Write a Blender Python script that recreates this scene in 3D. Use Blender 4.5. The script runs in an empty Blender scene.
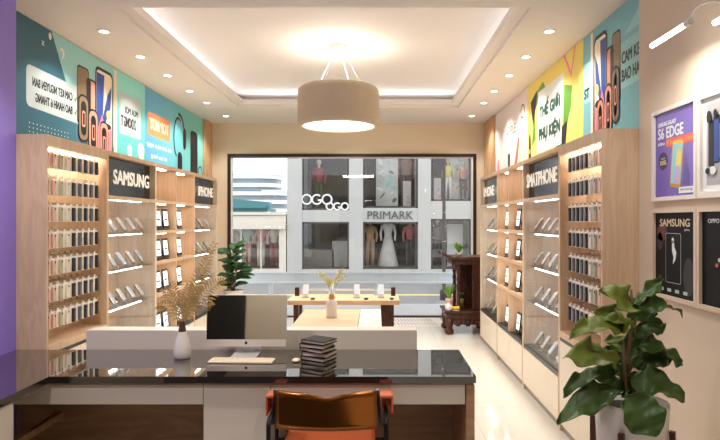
import bpy, bmesh, math, random
from mathutils import Vector, Matrix
C = bpy.context.scene.collection
PI = math.pi
random.seed(7)

# ------------------------------------------------------------------ materials
def srgb(r, g, b):
    f = lambda c: (c/255/12.92) if c/255 <= .04045 else ((c/255+.055)/1.055)**2.4
    return (f(r), f(g), f(b), 1)

MATS = {}
def mat(name, col, rough=.5, metal=0, spec=.5, emit=None, estr=0, coat=0, noise=None, bump=0, coat_rough=.03):
    if name in MATS: return MATS[name]
    m = bpy.data.materials.new(name); m.use_nodes = True
    nt = m.node_tree; b = nt.nodes['Principled BSDF']
    b.inputs['Base Color'].default_value = col
    b.inputs['Roughness'].default_value = rough
    b.inputs['Metallic'].default_value = metal
    b.inputs['Specular IOR Level'].default_value = spec
    b.inputs['Coat Weight'].default_value = coat
    b.inputs['Coat Roughness'].default_value = coat_rough
    if emit:
        b.inputs['Emission Color'].default_value = emit
        b.inputs['Emission Strength'].default_value = estr
    if noise:
        sc, amt = noise
        tc = nt.nodes.new('ShaderNodeTexCoord'); n = nt.nodes.new('ShaderNodeTexNoise')
        n.inputs['Scale'].default_value = sc; n.inputs['Detail'].default_value = 4
        mx = nt.nodes.new('ShaderNodeMix'); mx.data_type = 'RGBA'
        mx.inputs['A'].default_value = [c*(1-amt) for c in col[:3]]+[1]
        mx.inputs['B'].default_value = [min(1, c*(1+amt)) for c in col[:3]]+[1]
        nt.links.new(tc.outputs['Object'], n.inputs['Vector'])
        nt.links.new(n.outputs['Fac'], mx.inputs['Factor'])
        nt.links.new(mx.outputs['Result'], b.inputs['Base Color'])
        if bump:
            bp = nt.nodes.new('ShaderNodeBump'); bp.inputs['Strength'].default_value = bump
            bp.inputs['Distance'].default_value = .01
            nt.links.new(n.outputs['Fac'], bp.inputs['Height']); nt.links.new(bp.outputs['Normal'], b.inputs['Normal'])
    MATS[name] = m
    return m

def wood(name, c1, c2, scale=(9, 9, 1.1), rough=.45):
    m = bpy.data.materials.new(name); m.use_nodes = True
    nt = m.node_tree; b = nt.nodes['Principled BSDF']; b.inputs['Roughness'].default_value = rough
    b.inputs['Specular IOR Level'].default_value = .35
    tc = nt.nodes.new('ShaderNodeTexCoord'); mp = nt.nodes.new('ShaderNodeMapping')
    mp.inputs['Scale'].default_value = scale
    n = nt.nodes.new('ShaderNodeTexNoise'); n.inputs['Scale'].default_value = 1.3; n.inputs['Detail'].default_value = 3
    n.inputs['Distortion'].default_value = .7
    w = nt.nodes.new('ShaderNodeMath'); w.operation = 'MULTIPLY'; w.inputs[1].default_value = 26
    s = nt.nodes.new('ShaderNodeMath'); s.operation = 'SINE'
    a = nt.nodes.new('ShaderNodeMapRange'); a.inputs[1].default_value = -1; a.inputs[2].default_value = 1
    mx = nt.nodes.new('ShaderNodeMix'); mx.data_type = 'RGBA'
    mx.inputs['A'].default_value = c1; mx.inputs['B'].default_value = c2
    L = nt.links.new
    L(tc.outputs['Object'], mp.inputs['Vector']); L(mp.outputs['Vector'], n.inputs['Vector'])
    L(n.outputs['Fac'], w.inputs[0]); L(w.outputs[0], s.inputs[0]); L(s.outputs[0], a.inputs[0])
    L(a.outputs[0], mx.inputs['Factor']); L(mx.outputs['Result'], b.inputs['Base Color'])
    return m

def glass(name, tint=(1, 1, 1, 1), refl=1.0, ior=1.5):
    m = bpy.data.materials.new(name); m.use_nodes = True
    nt = m.node_tree; nt.nodes.remove(nt.nodes['Principled BSDF'])
    t = nt.nodes.new('ShaderNodeBsdfTransparent'); t.inputs[0].default_value = tint
    g = nt.nodes.new('ShaderNodeBsdfGlossy'); g.inputs['Roughness'].default_value = .01
    f = nt.nodes.new('ShaderNodeFresnel'); f.inputs[0].default_value = ior
    k = nt.nodes.new('ShaderNodeMath'); k.operation = 'MULTIPLY'; k.inputs[1].default_value = refl
    mx = nt.nodes.new('ShaderNodeMixShader'); L = nt.links.new
    L(f.outputs[0], k.inputs[0]); L(k.outputs[0], mx.inputs[0]); L(t.outputs[0], mx.inputs[1]); L(g.outputs[0], mx.inputs[2])
    L(mx.outputs[0], nt.nodes['Material Output'].inputs[0])
    return m

def tile_floor(name):
    m = bpy.data.materials.new(name); m.use_nodes = True
    nt = m.node_tree; b = nt.nodes['Principled BSDF']; b.inputs['Roughness'].default_value = .12
    b.inputs['Specular IOR Level'].default_value = .5
    tc = nt.nodes.new('ShaderNodeTexCoord'); br = nt.nodes.new('ShaderNodeTexBrick')
    br.offset = 0; br.inputs['Scale'].default_value = 1
    br.inputs['Brick Width'].default_value = .8; br.inputs['Row Height'].default_value = .8
    br.inputs['Mortar Size'].default_value = .003
    br.inputs['Color1'].default_value = (.74, .69, .61, 1); br.inputs['Color2'].default_value = (.72, .67, .59, 1)
    br.inputs['Mortar'].default_value = (.60, .52, .42, 1)
    n = nt.nodes.new('ShaderNodeTexNoise'); n.inputs['Scale'].default_value = 2.2; n.inputs['Detail'].default_value = 6
    mx = nt.nodes.new('ShaderNodeMix'); mx.data_type = 'RGBA'; mx.blend_type = 'MULTIPLY'
    rp = nt.nodes.new('ShaderNodeMapRange'); rp.inputs[3].default_value = .93; rp.inputs[4].default_value = 1.05
    L = nt.links.new
    L(tc.outputs['Object'], br.inputs['Vector']); L(tc.outputs['Object'], n.inputs['Vector'])
    L(n.outputs['Fac'], rp.inputs[0]); mx.inputs['Factor'].default_value = 1
    L(br.outputs['Color'], mx.inputs['A']); L(rp.outputs[0], mx.inputs['B'])
    L(mx.outputs['Result'], b.inputs['Base Color'])
    return m

def gradient(name, c1, c2, axis, lo, hi, rough=.45):
    m = bpy.data.materials.new(name); m.use_nodes = True
    nt = m.node_tree; b = nt.nodes['Principled BSDF']; b.inputs['Roughness'].default_value = rough
    tc = nt.nodes.new('ShaderNodeTexCoord'); sp = nt.nodes.new('ShaderNodeSeparateXYZ')
    mr = nt.nodes.new('ShaderNodeMapRange'); mr.inputs[1].default_value = lo; mr.inputs[2].default_value = hi
    mx = nt.nodes.new('ShaderNodeMix'); mx.data_type = 'RGBA'
    mx.inputs['A'].default_value = c1; mx.inputs['B'].default_value = c2
    L = nt.links.new
    L(tc.outputs['Object'], sp.inputs[0]); L(sp.outputs[axis], mr.inputs[0]); L(mr.outputs[0], mx.inputs['Factor'])
    L(mx.outputs['Result'], b.inputs['Base Color'])
    return m

OAK = wood('light_oak', srgb(216, 186, 154), srgb(206, 174, 140))
OAKP = wood('pale_oak_back', srgb(236, 218, 194), srgb(228, 208, 182))
OAKD = wood('oak_desk', srgb(172, 134, 100), srgb(156, 118, 86), (1.0, 7, 7))
OAKH = wood('oak_top', srgb(206, 178, 146), srgb(196, 166, 132), (1.0, 8, 8))
ROSE = wood('dark_carved_wood', srgb(84, 46, 32), srgb(58, 30, 21), (14, 14, 3), .35)
SLAT = wood('slat_wood', srgb(214, 174, 132), srgb(200, 158, 116))
WALL = mat('wall_paint', srgb(226, 208, 182), .7, noise=(1.5, .03))
CEIL = mat('ceiling_paint', srgb(225, 218, 212), .85)
PURPLE = mat('purple_paint', srgb(150, 128, 226), .5)
CHAR = mat('added_reflection_black', (.004, .004, .004, 1), .7, spec=.2)  # black for added surfaces behind the camera that darken reflections
FLOOR = tile_floor('cream_floor_tile')
WHITE = mat('white_plastic', (.8, .79, .77, 1), .35)
GREYW = mat('pale_grey_lacquer', srgb(218, 207, 190), .35)
CREAML = mat('cream_lacquer', srgb(232, 218, 196), .4, noise=(6, .02))
BLACKG = mat('black_gloss_stone', (.022, .016, .012, 1), .03, spec=1.0, coat=1.0)
BLACK = mat('black_plastic', (.012, .012, .012, 1), .35)
BLACKM = mat('black_metal', (.015, .014, .013, 1), .35, metal=.6)
DARKB = mat('dark_bronze_frame', srgb(52, 36, 28), .4, metal=.3)
TOE = mat('grey_toe_kick', srgb(150, 140, 126), .4)
CHROME = mat('chrome', (.75, .75, .75, 1), .15, metal=1)
ALU = mat('brushed_aluminium', (.68, .67, .66, 1), .35, metal=.35)
LED = mat('led_strip', (1, 1, 1, 1), .5, emit=(1, .96, .91, 1), estr=20)
LEDW = mat('led_tube', (1, 1, 1, 1), .5, emit=(1, .95, .86, 1), estr=10)
DISC = mat('downlight_disc', (1, 1, 1, 1), .5, emit=(1, .93, .82, 1), estr=16)
DIFF = mat('lamp_diffuser', (1, 1, 1, 1), .5, emit=(1, .93, .82, 1), estr=2.6)
SHADE = mat('beige_fabric_shade', srgb(198, 182, 160), .85, noise=(60, .05), bump=.2)
SCREEN_ON = mat('lit_tablet_screen', (.8, .85, .9, 1), .2, emit=(.88, .95, 1, 1), estr=1.5)
SCREEN_LINE = mat('screen_dark_icons', (.05, .06, .09, 1), .2)
MIRROR = mat('glossy_dark_screen', (.84, .82, .80, 1), .03, metal=1)
PAGE = mat('book_pages', srgb(205, 188, 165), .8)
COVER = mat('dark_book_cover', srgb(34, 24, 20), .7, spec=.25, noise=(30, .2))
LEATHER = mat('dark_brown_leather', srgb(140, 84, 32), .2, metal=.85, noise=(40, .1))
LEATHO = mat('tan_orange_leather', srgb(196, 98, 58), .42, noise=(30, .15), bump=.1)
GLASS = glass('clear_window_glass', (1, 1, 1, 1), .9)
DOORG = glass('clear_cabinet_glass', (.995, 1, 1, 1), .18)
ACRYL = glass('clear_acrylic', (.98, .985, .985, 1), .7)
LEAF = mat('fig_leaf_green', srgb(62, 86, 34), .40, noise=(14, .4), spec=.35)
LEAFL = mat('fig_leaf_young_green', srgb(108, 122, 48), .40, noise=(14, .35), spec=.35)
LEAFS = mat('shop_plant_green', srgb(46, 92, 42), .45, noise=(9, .35))
GRASSG = mat('fresh_green_leaf', srgb(120, 168, 58), .5, noise=(12, .3))
STEM = mat('brown_stem', srgb(98, 76, 48), .7, noise=(20, .2))
SOIL = mat('dark_soil', srgb(44, 32, 24), .9, noise=(60, .4))
PALMD = mat('dried_gold_palm', srgb(182, 152, 92), .65, noise=(20, .2))
GOLD = mat('gold_band', srgb(196, 140, 62), .3, metal=.8)
GOLDF = mat('yellow_dried_flower', srgb(214, 190, 96), .7)
CERAM = mat('white_ceramic', srgb(226, 218, 208), .28)
CERAMM = mat('matte_white_ceramic', srgb(214, 206, 196), .55)
BROWNG = mat('brown_glass_neck', srgb(88, 60, 46), .15)
TERRA = mat('pale_pink_pot', srgb(222, 178, 164), .5)
YEL = mat('yellow_fruit', srgb(226, 190, 40), .45)
PINKF = mat('pink_fruit', srgb(212, 120, 110), .45)
PAPER = mat('cream_paper', srgb(238, 220, 190), .5)
SIGNB = mat('black_gloss_sign', (.018, .017, .016, 1), .12, spec=.6)
LETTER = mat('white_sign_letter', srgb(246, 240, 228), .4, emit=(1, .95, .86, 1), estr=.22)

# ------------------------------------------------------------------ mesh tools
def root_loc(o):
    v = Vector((0, 0, 0))
    while o: v += Vector(o.location); o = o.parent
    return v

class MB:
    def __init__(s): s.bm = bmesh.new()
    def box(s, x0, x1, y0, y1, z0, z1, m=0, bev=0, rot=0, piv=None):
        r = bmesh.ops.create_cube(s.bm, size=1); vs = r['verts']
        bmesh.ops.scale(s.bm, vec=(abs(x1-x0), abs(y1-y0), abs(z1-z0)), verts=vs)
        bmesh.ops.translate(s.bm, vec=((x0+x1)/2, (y0+y1)/2, (z0+z1)/2), verts=vs)
        fs = list({f for v in vs for f in v.link_faces})
        for f in fs: f.material_index = m
        if bev:
            es = list({e for v in vs for e in v.link_edges})
            rr = bmesh.ops.bevel(s.bm, geom=es, offset=bev, segments=2, affect='EDGES', profile=.5)
            vs = list({v for f in rr['faces'] for v in f.verts} | {v for v in vs if v.is_valid})
            for f in rr['faces']: f.material_index = m
        if rot: s.rot(vs, rot, 'Z', piv or ((x0+x1)/2, (y0+y1)/2, 0))
        return vs
    def rot(s, vs, a, ax, piv):
        bmesh.ops.rotate(s.bm, cent=piv, matrix=Matrix.Rotation(a, 3, ax), verts=vs)
    def lathe(s, prof, c=(0, 0, 0), n=32, m=0, cap=True, ax='Z'):
        rings = []
        for r, z in prof:
            ring = []
            for i in range(n):
                a = 2*PI*i/n
                p = (r*math.cos(a), r*math.sin(a), z)
                if ax == 'Y': p = (p[0], p[2], p[1])
                if ax == 'X': p = (p[2], p[0], p[1])
                ring.append(s.bm.verts.new((c[0]+p[0], c[1]+p[1], c[2]+p[2])))
            rings.append(ring)
        for a, b in zip(rings, rings[1:]):
            for i in range(n):
                f = s.bm.faces.new((a[i], a[(i+1) % n], b[(i+1) % n], b[i])); f.material_index = m; f.smooth = True
        if cap:
            for ring in (rings[0], rings[-1]):
                try: f = s.bm.faces.new(ring); f.material_index = m
                except ValueError: pass
        return [v for r in rings for v in r]
    def tube(s, pts, r, n=8, m=0, closed=False):
        pts = [Vector(p) for p in pts]; rings = []
        N = len(pts); rs = r if isinstance(r, (list, tuple)) else [r]*N
        up = None
        for i, p in enumerate(pts):
            a = pts[(i-1) % N] if (i > 0 or closed) else p
            b = pts[(i+1) % N] if (i < N-1 or closed) else p
            d = (b-a).normalized()
            if up is None: up = d.orthogonal().normalized()
            up = (up-d*up.dot(d)); up = up.normalized() if up.length > 1e-5 else d.orthogonal().normalized()
            q = d.cross(up)
            rings.append([s.bm.verts.new(p+(up*math.cos(2*PI*k/n)+q*math.sin(2*PI*k/n))*rs[i]) for k in range(n)])
        pr = list(zip(rings, rings[1:]))
        if closed: pr.append((rings[-1], rings[0]))
        for a, b in pr:
            for k in range(n):
                f = s.bm.faces.new((a[k], a[(k+1) % n], b[(k+1) % n], b[k])); f.material_index = m; f.smooth = True
        if not closed:
            for ring in (rings[0], rings[-1]):
                f = s.bm.faces.new(ring); f.material_index = m
    def ball(s, c, r, m=0, sc=(1, 1, 1), seg=16):
        q = bmesh.ops.create_uvsphere(s.bm, u_segments=seg, v_segments=max(6, seg//2), radius=r); vs = q['verts']
        bmesh.ops.scale(s.bm, vec=sc, verts=vs); bmesh.ops.translate(s.bm, vec=c, verts=vs)
        for f in {f for v in vs for f in v.link_faces}: f.material_index = m; f.smooth = True
        return vs
    def grid(s, pts, m=0, thick=0):
        """pts[i][j] Vectors -> surface; thick = second sheet offset"""
        vs = [[s.bm.verts.new(p) for p in row] for row in pts]
        fs = []
        for i in range(len(vs)-1):
            for j in range(len(vs[0])-1):
                f = s.bm.faces.new((vs[i][j], vs[i+1][j], vs[i+1][j+1], vs[i][j+1])); f.material_index = m; f.smooth = True
                fs.append(f)
        if thick:
            bmesh.ops.recalc_face_normals(s.bm, faces=fs)
            bmesh.ops.solidify(s.bm, geom=fs, thickness=thick)
        return vs
    def prism(s, poly, y0, y1, m=0, plane='XZ'):
        """extrude a 2-D outline; plane XZ -> along Y, YZ -> along X, XY -> along Z"""
        def P(u, v, w):
            return {'XZ': (u, w, v), 'YZ': (w, u, v), 'XY': (u, v, w)}[plane]
        a = [s.bm.verts.new(P(u, v, y0)) for u, v in poly]; b = [s.bm.verts.new(P(u, v, y1)) for u, v in poly]
        n = len(poly); fs = [s.bm.faces.new(a), s.bm.faces.new(b[::-1])]
        for i in range(n): fs.append(s.bm.faces.new((a[i], b[i], b[(i+1) % n], a[(i+1) % n])))
        for f in fs: f.material_index = m
        bmesh.ops.recalc_face_normals(s.bm, faces=fs)
        return a+b
    def build(s, name, mats, parent=None, loc=None, fix=True):
        if not isinstance(mats, (list, tuple)): mats = [mats]
        o = Vector(loc) if loc is not None else (root_loc(parent) if parent else Vector((0, 0, 0)))
        bmesh.ops.translate(s.bm, vec=-o, verts=s.bm.verts)
        if fix: bmesh.ops.recalc_face_normals(s.bm, faces=s.bm.faces)
        me = bpy.data.meshes.new(name); s.bm.to_mesh(me); s.bm.free()
        for m in mats: me.materials.append(m)
        ob = bpy.data.objects.new(name, me); C.objects.link(ob)
        if parent: ob.parent = parent
        else: ob.location = o
        return ob

def tag(o, label, cat, group=None):
    o['label'] = label; o['category'] = cat
    if group: o['group'] = group
    return o
def thing(name, loc, label, cat, group=None):
    o = bpy.data.objects.new(name, None); o.empty_display_size = .1; C.objects.link(o); o.location = loc
    return tag(o, label, cat, group)
def struct(o): o['kind'] = 'structure'; return o
def children_of(o): return [c for c in C.objects if c.parent == o]
def spawn(proto, loc, rz, label, cat, group):
    """copy a thing and each of its parts"""
    r = proto[0].copy(); C.objects.link(r); r.location = loc; r.rotation_euler = (0, 0, rz)
    tag(r, label, cat, group)
    for ch, subs in proto[1]:
        c = ch.copy(); C.objects.link(c); c.parent = r
        for g in subs:
            d = g.copy(); C.objects.link(d); d.parent = c
    return r
def freeze(root): return (root, [(c, children_of(c)) for c in children_of(root)])
def place(proto, used, loc, rz, label, cat, group):
    if id(proto[0]) not in used:
        used.add(id(proto[0])); o = proto[0]; o.location = loc; o.rotation_euler = (0, 0, rz); return tag(o, label, cat, group)
    return spawn(proto, loc, rz, label, cat, group)
USED = set()

_tc = {}
def text_geo(txt, bold=0.0, ext=0.0):
    k = (txt, bold, ext)
    if k in _tc: return _tc[k]
    cu = bpy.data.curves.new('t', 'FONT'); cu.body = txt; cu.size = 1; cu.offset = bold; cu.extrude = ext; cu.resolution_u = 3
    ob = bpy.data.objects.new('t', cu); C.objects.link(ob)
    dg = bpy.context.evaluated_depsgraph_get(); dg.update()
    me = bpy.data.meshes.new_from_object(ob.evaluated_get(dg))
    vs = [tuple(v.co) for v in me.vertices]; fs = [tuple(p.vertices) for p in me.polygons]
    bpy.data.objects.remove(ob); bpy.data.curves.remove(cu); bpy.data.meshes.remove(me)
    xs = [v[0] for v in vs]; ys = [v[1] for v in vs]
    _tc[k] = (vs, fs, min(xs), max(xs), min(ys), max(ys))
    return _tc[k]

class Art:
    """flat print: polygons and lettering laid in thin layers on a board; O origin, U right, V up, N outward"""
    def __init__(s, O, U, V, N): s.O, s.U, s.V, s.N = map(Vector, (O, U, V, N)); s.bm = bmesh.new(); s.mats = []
    def mi(s, m):
        if m not in s.mats: s.mats.append(m)
        return s.mats.index(m)
    def P(s, u, v, l): return s.O+s.U*u+s.V*v+s.N*(.0004*l)
    def poly(s, pts, m, layer=0):
        vs = [s.bm.verts.new(s.P(u, v, layer)) for u, v in pts]
        f = s.bm.faces.new(vs); f.material_index = s.mi(m)
        f.normal_update()
        if f.normal.dot(s.N) < 0: f.normal_flip()
    def rect(s, u0, u1, v0, v1, m, layer=0): s.poly([(u0, v0), (u1, v0), (u1, v1), (u0, v1)], m, layer)
    def disc(s, u, v, ru, rv, m, layer=0, n=24, a0=0):
        s.poly([(u+ru*math.cos(2*PI*i/n)*math.cos(a0)-rv*math.sin(2*PI*i/n)*math.sin(a0),
                 v+ru*math.cos(2*PI*i/n)*math.sin(a0)+rv*math.sin(2*PI*i/n)*math.cos(a0)) for i in range(n)], m, layer)
    def ring(s, u, v, ru, rv, w, m, layer=0, a0=0, a1=2*PI, n=28):
        for i in range(n):
            p, q = a0+(a1-a0)*i/n, a0+(a1-a0)*(i+1)/n
            s.poly([(u+ru*math.cos(p), v+rv*math.sin(p)), (u+ru*math.cos(q), v+rv*math.sin(q)),
                    (u+(ru-w)*math.cos(q), v+(rv-w)*math.sin(q)), (u+(ru-w)*math.cos(p), v+(rv-w)*math.sin(p))], m, layer)
    def rrect(s, u0, u1, v0, v1, r, m, layer=0, skew=0, rot=0):
        pts = []
        for cu, cv, a in ((u1-r, v1-r, 0), (u0+r, v1-r, PI/2), (u0+r, v0+r, PI), (u1-r, v0+r, 1.5*PI)):
            for i in range(6): pts.append((cu+r*math.cos(a+i*PI/10), cv+r*math.sin(a+i*PI/10)))
        cu, cv = (u0+u1)/2, (v0+v1)/2
        out = []
        for u, v in pts:
            du, dv = u-cu, v-cv
            dv += skew*du
            out.append((cu+du*math.cos(rot)-dv*math.sin(rot), cv+du*math.sin(rot)+dv*math.cos(rot)))
        s.poly(out, m, layer)
    def text(s, txt, u0, u1, v0, v1, m, layer=2, mirror=False, bold=0.0, skew=0):
        vs, fs, x0, x1, y0, y1 = text_geo(txt, 0)
        k = s.mi(m); d = bold*(v1-v0)*4.2; q_ = 0
        for du, dv in (((0, 0),) if bold <= 0 else ((-d, 0), (d, 0), (0, -d*.7), (0, d*.7))):
            vv = []
            for x, y, z in vs:
                t = (x-x0)/(x1-x0)
                if mirror: t = 1-t
                u = u0+(u1-u0)*t; v = v0+(v1-v0)*(y-y0)/(y1-y0)+skew*(u-(u0+u1)/2)
                vv.append(s.bm.verts.new(s.P(u+du, v+dv, layer+q_)))
            q_ += .2
            for f in fs:
                q = s.bm.faces.new([vv[i] for i in f]); q.material_index = k; q.normal_update()
                if q.normal.dot(s.N) < 0: q.normal_flip()
    def board(s, u0, u1, v0, v1, t, m):
        k = s.mi(m)
        c = [s.P(u, v, l) for l in (0, -t/.0004) for u, v in ((u0, v0), (u1, v0), (u1, v1), (u0, v1))]
        v = [s.bm.verts.new(p) for p in c]
        for q in ((0, 1, 2, 3), (7, 6, 5, 4), (0, 4, 5, 1), (1, 5, 6, 2), (2, 6, 7, 3), (3, 7, 4, 0)):
            f = s.bm.faces.new([v[i] for i in q]); f.material_index = k
    def build(s, name, parent=None, loc=None):
        b = MB(); b.bm.free(); b.bm = s.bm
        return b.build(name, s.mats, parent, loc, fix=False)

def letters3d(txt, O, U, V, N, w, h, depth, name, m, parent, bold=.03):
    vs, fs, x0, x1, y0, y1 = text_geo(txt, 0, .1)
    O, U, V, N = map(Vector, (O, U, V, N)); b = MB(); d = bold*h; e = 0
    for du, dv in (((0, 0),) if d <= 0 else ((-d, -d), (d, -d), (-d, d), (d, d))):
        nv = [b.bm.verts.new(O+U*((x-x0)/(x1-x0)*w+du)+V*((y-y0)/(y1-y0)*h+dv)+N*((z+.1)/.2*(depth+e))) for x, y, z in vs]
        e += .0004
        for f in fs: b.bm.faces.new([nv[i] for i in f])
    return b.build(name, m, parent)

F = 560.0
def at(px, py, Y): return Vector(((px-376)*Y/F, Y, 1.6-(py-220.5)*Y/F))

# ------------------------------------------------------------------ room shell
XL, XR, YB, YR, H = -2.73, 1.82, 9.26, -3.2, 3.2
PL, PR = -2.37, 1.627          # faces of the nearer, thicker wall stretches
YL0, YR0 = 3.69, 3.467         # where the shelving niches begin
b = MB(); b.box(PL-.5, XR+.3, YR-.1, YB+.12, -.1, 0); struct(b.build('floor', FLOOR))
b = MB(); b.box(PL, .12, YR, 2.45, 0, .006); struct(b.build('floor_added_dark', mat('added_dark_floor', (.010, .010, .010, 1), .9, noise=(40, .4))))  # unseen dark floor area, added to darken reflections in the chair back
b = MB(); b.box(XL-.12, XL, YL0, YB+.12, 0, H+.4); struct(b.build('wall_left', WALL))
b = MB(); b.box(XL-.12, PL, -.55, YL0-.003, 0, H+.4); struct(b.build('wall_left_purple', PURPLE))
b = MB(); b.box(XL-.12, PL, YR-.1, -.555, 0, H+.4); struct(b.build('wall_left_added_black', CHAR))  # unseen wall stretch made black so the computer screen reflects dark
b = MB(); b.box(XR, XR+.12, YR0, YB+.12, 0, H+.4); struct(b.build('wall_right', WALL))
b = MB(); b.box(PR, XR+.12, YR-.1, YR0-.003, 0, H+.4); struct(b.build('wall_right_poster', WALL))
b = MB(); b.box(PL, PR, YR-.1, YR, 0, H+.4); struct(b.build('wall_rear', WALL))
b = MB(); b.box(-1.42, .95, YR-.005, YR+.03, 0, 2.5); d1 = struct(b.build('door_added_dark', CHAR))  # unseen dark door, added so the chair back reflects dark at its centre
b = MB(); b.box(-.29, -.26, YR+.03, YR+.06, .95, 1.15); b.build('handle', ALU, d1)
WX0, WX1, WZ = -2.45, 1.655, 2.70
b = MB(); b.box(XL, WX0, YB, YB+.12, 0, H+.4); b.box(WX1, XR, YB, YB+.12, 0, H+.4); b.box(WX0, WX1, YB, YB+.12, WZ, H+.4)
struct(b.build('wall_back', WALL))
# ceiling soffit with tray
TX0, TX1, TY0, TY1 = -1.97, 1.17, 4.21, 7.93
b = MB()
for a in ((XL-.1, TX0, YR, YB), (TX1, XR+.1, YR, YB), (TX0, TX1, YR, TY0), (TX0, TX1, TY1, YB)):
    b.box(a[0], a[1], a[2], a[3], H, H+.06)
struct(b.build('ceiling', CEIL))
b = MB(); x0, x1, y0, y1 = TX0+.10, TX1-.10, TY0+.02, TY1-.06
b.box(TX0-.02, x0, TY0-.02, TY1+.02, H+.03, H+.075); b.box(x1, TX1+.02, TY0-.02, TY1+.02, H+.03, H+.075)
b.box(x0, x1, TY0-.02, y0, H+.03, H+.075); b.box(x0, x1, y1, TY1+.02, H+.03, H+.075)
b.box(x0-.012, x0, y0-.012, y1+.012, H+.075, H+.10); b.box(x1, x1+.012, y0-.012, y1+.012, H+.075, H+.10)
b.box(x0, x1, y0-.012, y0, H+.075, H+.10); b.box(x0, x1, y1, y1+.012, H+.075, H+.10)
o = struct(b.build('trim_1', CEIL))
CX0, CX1, CY0, CY1, CZ = TX0-.35, TX1+.35, TY0-.35, TY1+.6, 3.46
b = MB(); b.box(CX0, CX1, CY0, CY1, CZ, CZ+.06)
b.box(CX0-.06, CX0, CY0, CY1, H+.06, CZ+.06); b.box(CX1, CX1+.06, CY0, CY1, H+.06, CZ+.06)
b.box(CX0, CX1, CY0-.06, CY0, H+.06, CZ+.06); b.box(CX0, CX1, CY1, CY1+.06, H+.06, CZ+.06)
struct(b.build('ceiling_tray', CEIL))
# slatted strips between the banners and the front wall
for nm, xw, sgn, ya in (('trim_2', XL, 1, 8.80), ('trim_3', XR, -1, 8.50)):
    b = MB(); y = ya
    b.box(xw, xw+sgn*.012, ya, YB-.005, 0, H-.002)
    while y < YB-.06:
        b.box(xw+sgn*.012, xw+sgn*.04, y, y+.055, 0, H-.002); y += .085
    struct(b.build(nm, SLAT))
# shop window
b = MB(); fw = .05
b.box(WX0, WX0+fw, YB-.03, YB+.09, 0, WZ); b.box(WX1-fw, WX1, YB-.03, YB+.09, 0, WZ)
b.box(WX0+fw, WX1-fw, YB-.03, YB+.09, WZ-fw, WZ); b.box(WX0+fw, WX1-fw, YB-.01, YB+.09, 0, .02)
w1 = struct(b.build('window_1', DARKB))
b = MB(); g = .02
b.box(WX0+fw, WX0+fw+g, YB+.0, YB+.06, .02, WZ-fw); b.box(WX1-fw-g, WX1-fw, YB, YB+.06, .02, WZ-fw)
b.box(WX0+fw+g, WX1-fw-g, YB, YB+.06, WZ-fw-g, WZ-fw)
b.build('inner_frame', WHITE, w1)
b = MB(); b.box(WX0+fw+g, WX1-fw-g, YB+.03, YB+.038, .02, WZ-fw-g); b.build('pane', GLASS, w1)

# ------------------------------------------------------------------ lamps
def light(kind, name, loc, energy, color=(1, .97, .93), size=.1, size_y=None, rot=(0, 0, 0), spot=2.2, blend=.6):
    l = bpy.data.lights.new(name, kind); l.energy = energy; l.color = color
    if kind == 'AREA':
        l.size = size
        if size_y: l.shape = 'RECTANGLE'; l.size_y = size_y
    elif kind == 'SPOT': l.spot_size = spot; l.spot_blend = blend; l.shadow_soft_size = size
    else: l.shadow_soft_size = size
    o = bpy.data.objects.new(name, l); C.objects.link(o); o.location = loc; o.rotation_euler = rot
    return o
WARM = (1, .967, .92)
DL_E = 44
root = thing('downlight', (0, 0, H), 'x', 'ceiling light')
b = MB(); b.lathe([(.036, -.001), (.036, -.004), (.052, -.006), (.056, -.002), (.056, 0), (.036, 0)], (0, 0, H), 28, cap=False); b.build('trim_ring', WHITE, root)
b = MB(); b.lathe([(.0365, -.0005), (.0365, -.003)], (0, 0, H), 24); b.build('lamp_disc', DISC, root)
dl = freeze(root)
ORD = ['first', 'second', 'third', 'fourth', 'fifth', 'sixth', 'seventh', 'eighth', 'ninth', 'tenth']
def downlight(x, y, label):
    place(dl, USED, (x, y, H), 0, label, 'ceiling light', 'recessed downlights')
    light('SPOT', 'downlight_and_fill_beam', (x, y, H-.02), DL_E, WARM, .035)
for side, x, nm in ((0, -2.30, 'teal and blue banner'), (1, 1.465, 'yellow banner')):
    for i, y in enumerate((4.735, 5.47, 6.18, 6.92, 7.61)):
        downlight(x, y, 'round recessed downlight, %s from the camera in the row along the %s' % (ORD[i], nm))
downlight(-2.30, 8.57, 'round recessed downlight near the window, beyond the banner of headphones')
downlight(-.31, 8.57, 'round recessed downlight near the window, just behind the drum pendant')
downlight(1.465, 8.57, 'round recessed downlight near the window, above the altar corner')
for x, y, k in ((-1.75, 2.55, 3.2), (.4, 2.7, 1.2), (-1.5, .9, 2.0), (.6, .9, 1.2), (-1.75, -2.0, 4.0), (.7, -1.6, 2.2)):  # added fill spots without fittings, out of view, to brighten the near room
    light('SPOT', 'downlight_and_fill_beam', (x, y, H-.02), DL_E*k, WARM, .04)
# cove strips, lying on the soffit behind the tray lip
CE = 6.5
COOL = (.98, .98, 1)
for nm, loc, sx, sy, rot in (
    ('cove_light', ((TX0+TX1)/2, CY0+.17, H+.10), TX1-TX0, .04, (PI*.86, 0, 0)),
    ('cove_light', ((TX0+TX1)/2, TY1+.25, H+.10), TX1-TX0, .04, (-PI*.86, 0, 0)),
    ('cove_light', (CX0+.17, (TY0+TY1)/2, H+.10), .04, TY1-TY0, (0, -PI*.86, 0)),
    ('cove_light', (CX1-.17, (TY0+TY1)/2, H+.10), .04, TY1-TY0, (0, PI*.86, 0))):
    light('AREA', nm, loc, CE, COOL, sx, sy, rot)
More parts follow.
